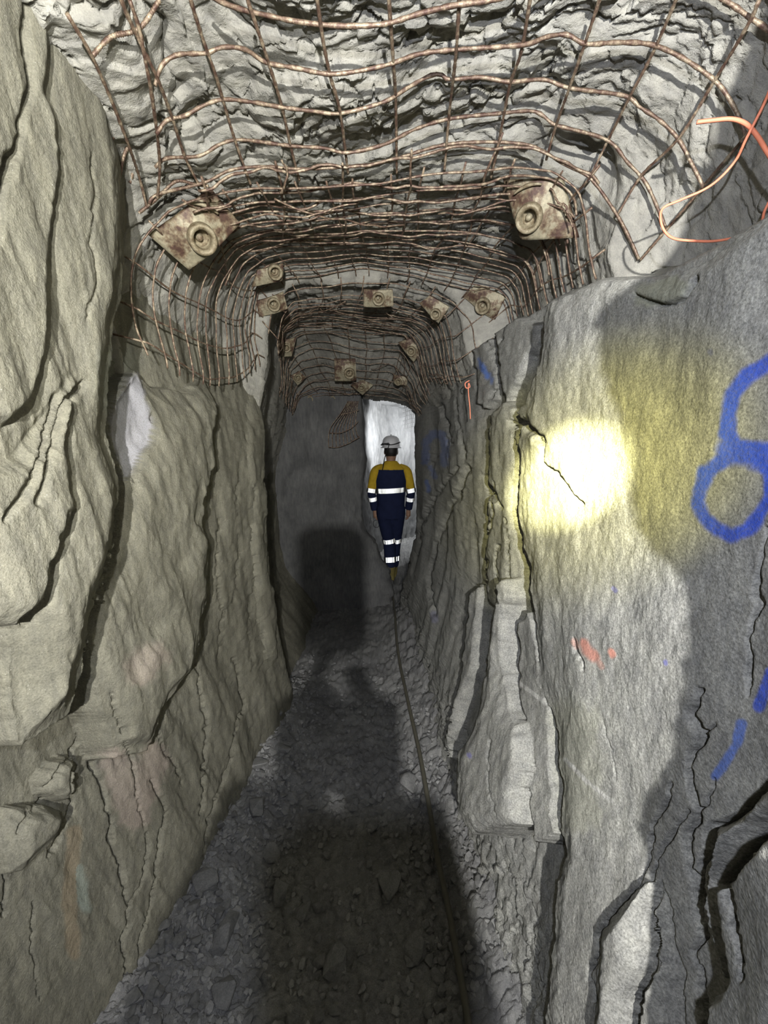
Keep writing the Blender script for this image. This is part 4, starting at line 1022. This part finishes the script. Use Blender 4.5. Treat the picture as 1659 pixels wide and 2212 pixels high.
    st = np.array([(hc[0] + .112 * math.cos(t) * .97, hc[1] + .132 * math.sin(t), 1.702 + 0.012 * math.cos(t * 2) + .008 * math.cos(t)) for t in np.linspace(0, 2 * math.pi, 50)])
    tube('strap', st, 0.0065, M_STRAP, hel, 6)
    tube('strap', np.array([(hc[0] - .118, hc[1] - .02, 1.690), (hc[0] - .09, hc[1] - .10, 1.697), (hc[0] - .03, hc[1] - .135, 1.705)]), 0.0085, M_STRAP, hel, 8)
    lm = tube('cap_lamp', np.array([(hc[0], hc[1] + .118, 1.715), (hc[0], hc[1] + .150, 1.715)]), 0.028, M_STRAP, root, 18)
    tube('lens', np.array([(hc[0], hc[1] + .149, 1.715), (hc[0], hc[1] + .153, 1.715)]), 0.022, M_LENS, lm, 18)
    if cable_on:
        cb = np.array([(-.02, -.145, 1.70), (-.05, -.13, 1.62), (-.075, -.075, 1.54), (-.085, -.085, 1.49), (-.095, -.108, 1.44), (-.105, -.125, 1.39)])
        tube('lamp_cable', smooth_path(cb, 40), 0.0055, M_STRAP, root, 7)
    return root

gz = float(floor_z(0.1, 4.6))
MINER = person((0.085, 4.66, gz), 'person walking away in a navy and yellow coverall with bright reflective bands and white helmet',
    {-1: [(-.195, 0, 1.40), (-.238, -.005, 1.13), (-.195, .05, .885), (0.12, 0.1, -1)], 1: [(.195, 0, 1.40), (.245, .0, 1.13), (.22, .10, .89), (0, 0.2, -1)]},
    {-1: [(-.075, 0, .86), (-.02, .04, .50), (.0, -.03, .10), (.0, .15, 0)], 1: [(.075, 0, .86), (.055, .10, .50), (.035, .16, .10), (.035, .34, 0)]})
lp = np.array([(math.cos(t) * 0.038, 0, -0.045 + 0.048 * math.sin(t)) for t in np.linspace(0, 2 * math.pi, 26)])
WL = tube('wire_loop', lp, 0.0035, M_STRAP, None, 6); WL.location = (0.085 - .180, 4.66 + .03, gz + .770)
tag(WL, 'dark wire loop hanging from the left hand of the person', 'loop')

# ------------------------------------------------------------------ the phone that takes the picture (its shade lies on the floor and the back wall)
bm = bmesh.new()
bmesh.ops.create_cube(bm, size=1.0)
bmesh.ops.scale(bm, vec=(0.100, 0.010, 0.190), verts=bm.verts[:])
es = [e for e in bm.edges if abs(e.verts[0].co.y - e.verts[1].co.y) > 0.004]
bmesh.ops.bevel(bm, geom=es, offset=0.014, segments=6, affect='EDGES')
PH = tag(bm_obj('phone', bm, M_PHONE), 'black phone held up in the tunnel, casting the rounded rectangular shadows', 'phone')
PH.location = (-0.025, -0.0075, 1.6 + 0.02 - 0.095); 
bm = bmesh.new(); bmesh.ops.create_cube(bm, size=1.0); bmesh.ops.scale(bm, vec=(0.092, 0.0008, 0.180), verts=bm.verts[:])
bm_obj('screen', bm, plain('phone_glass', (0.01, 0.01, 0.012), 0.1), PH).location = (0, -0.0054, 0)

PHOTOG = person((0.06, -0.855, float(floor_z(0.06, -0.85))), 'unseen person in a navy and yellow coverall holding the phone up with both hands', 
    {-1: [(-.195, 0, 1.40), (-.25, .50, 1.00), (-.115, .83, 1.29), (-0.05, 0.1, 1)], 1: [(.195, 0, 1.40), (.055, .50, .97), (-.035, .83, 1.275), (0.0, 0.1, 1)]},
    {-1: [(-.08, 0, .86), (-.10, .03, .50), (-.11, -.03, .10), (-.11, .15, 0)], 1: [(.08, 0, .86), (.10, .02, .50), (.11, -.02, .10), (.11, .16, 0)]}, cuff=1.9, hs=1.5)  # cuffs and hands enlarged to widen the shade thrown on the floor
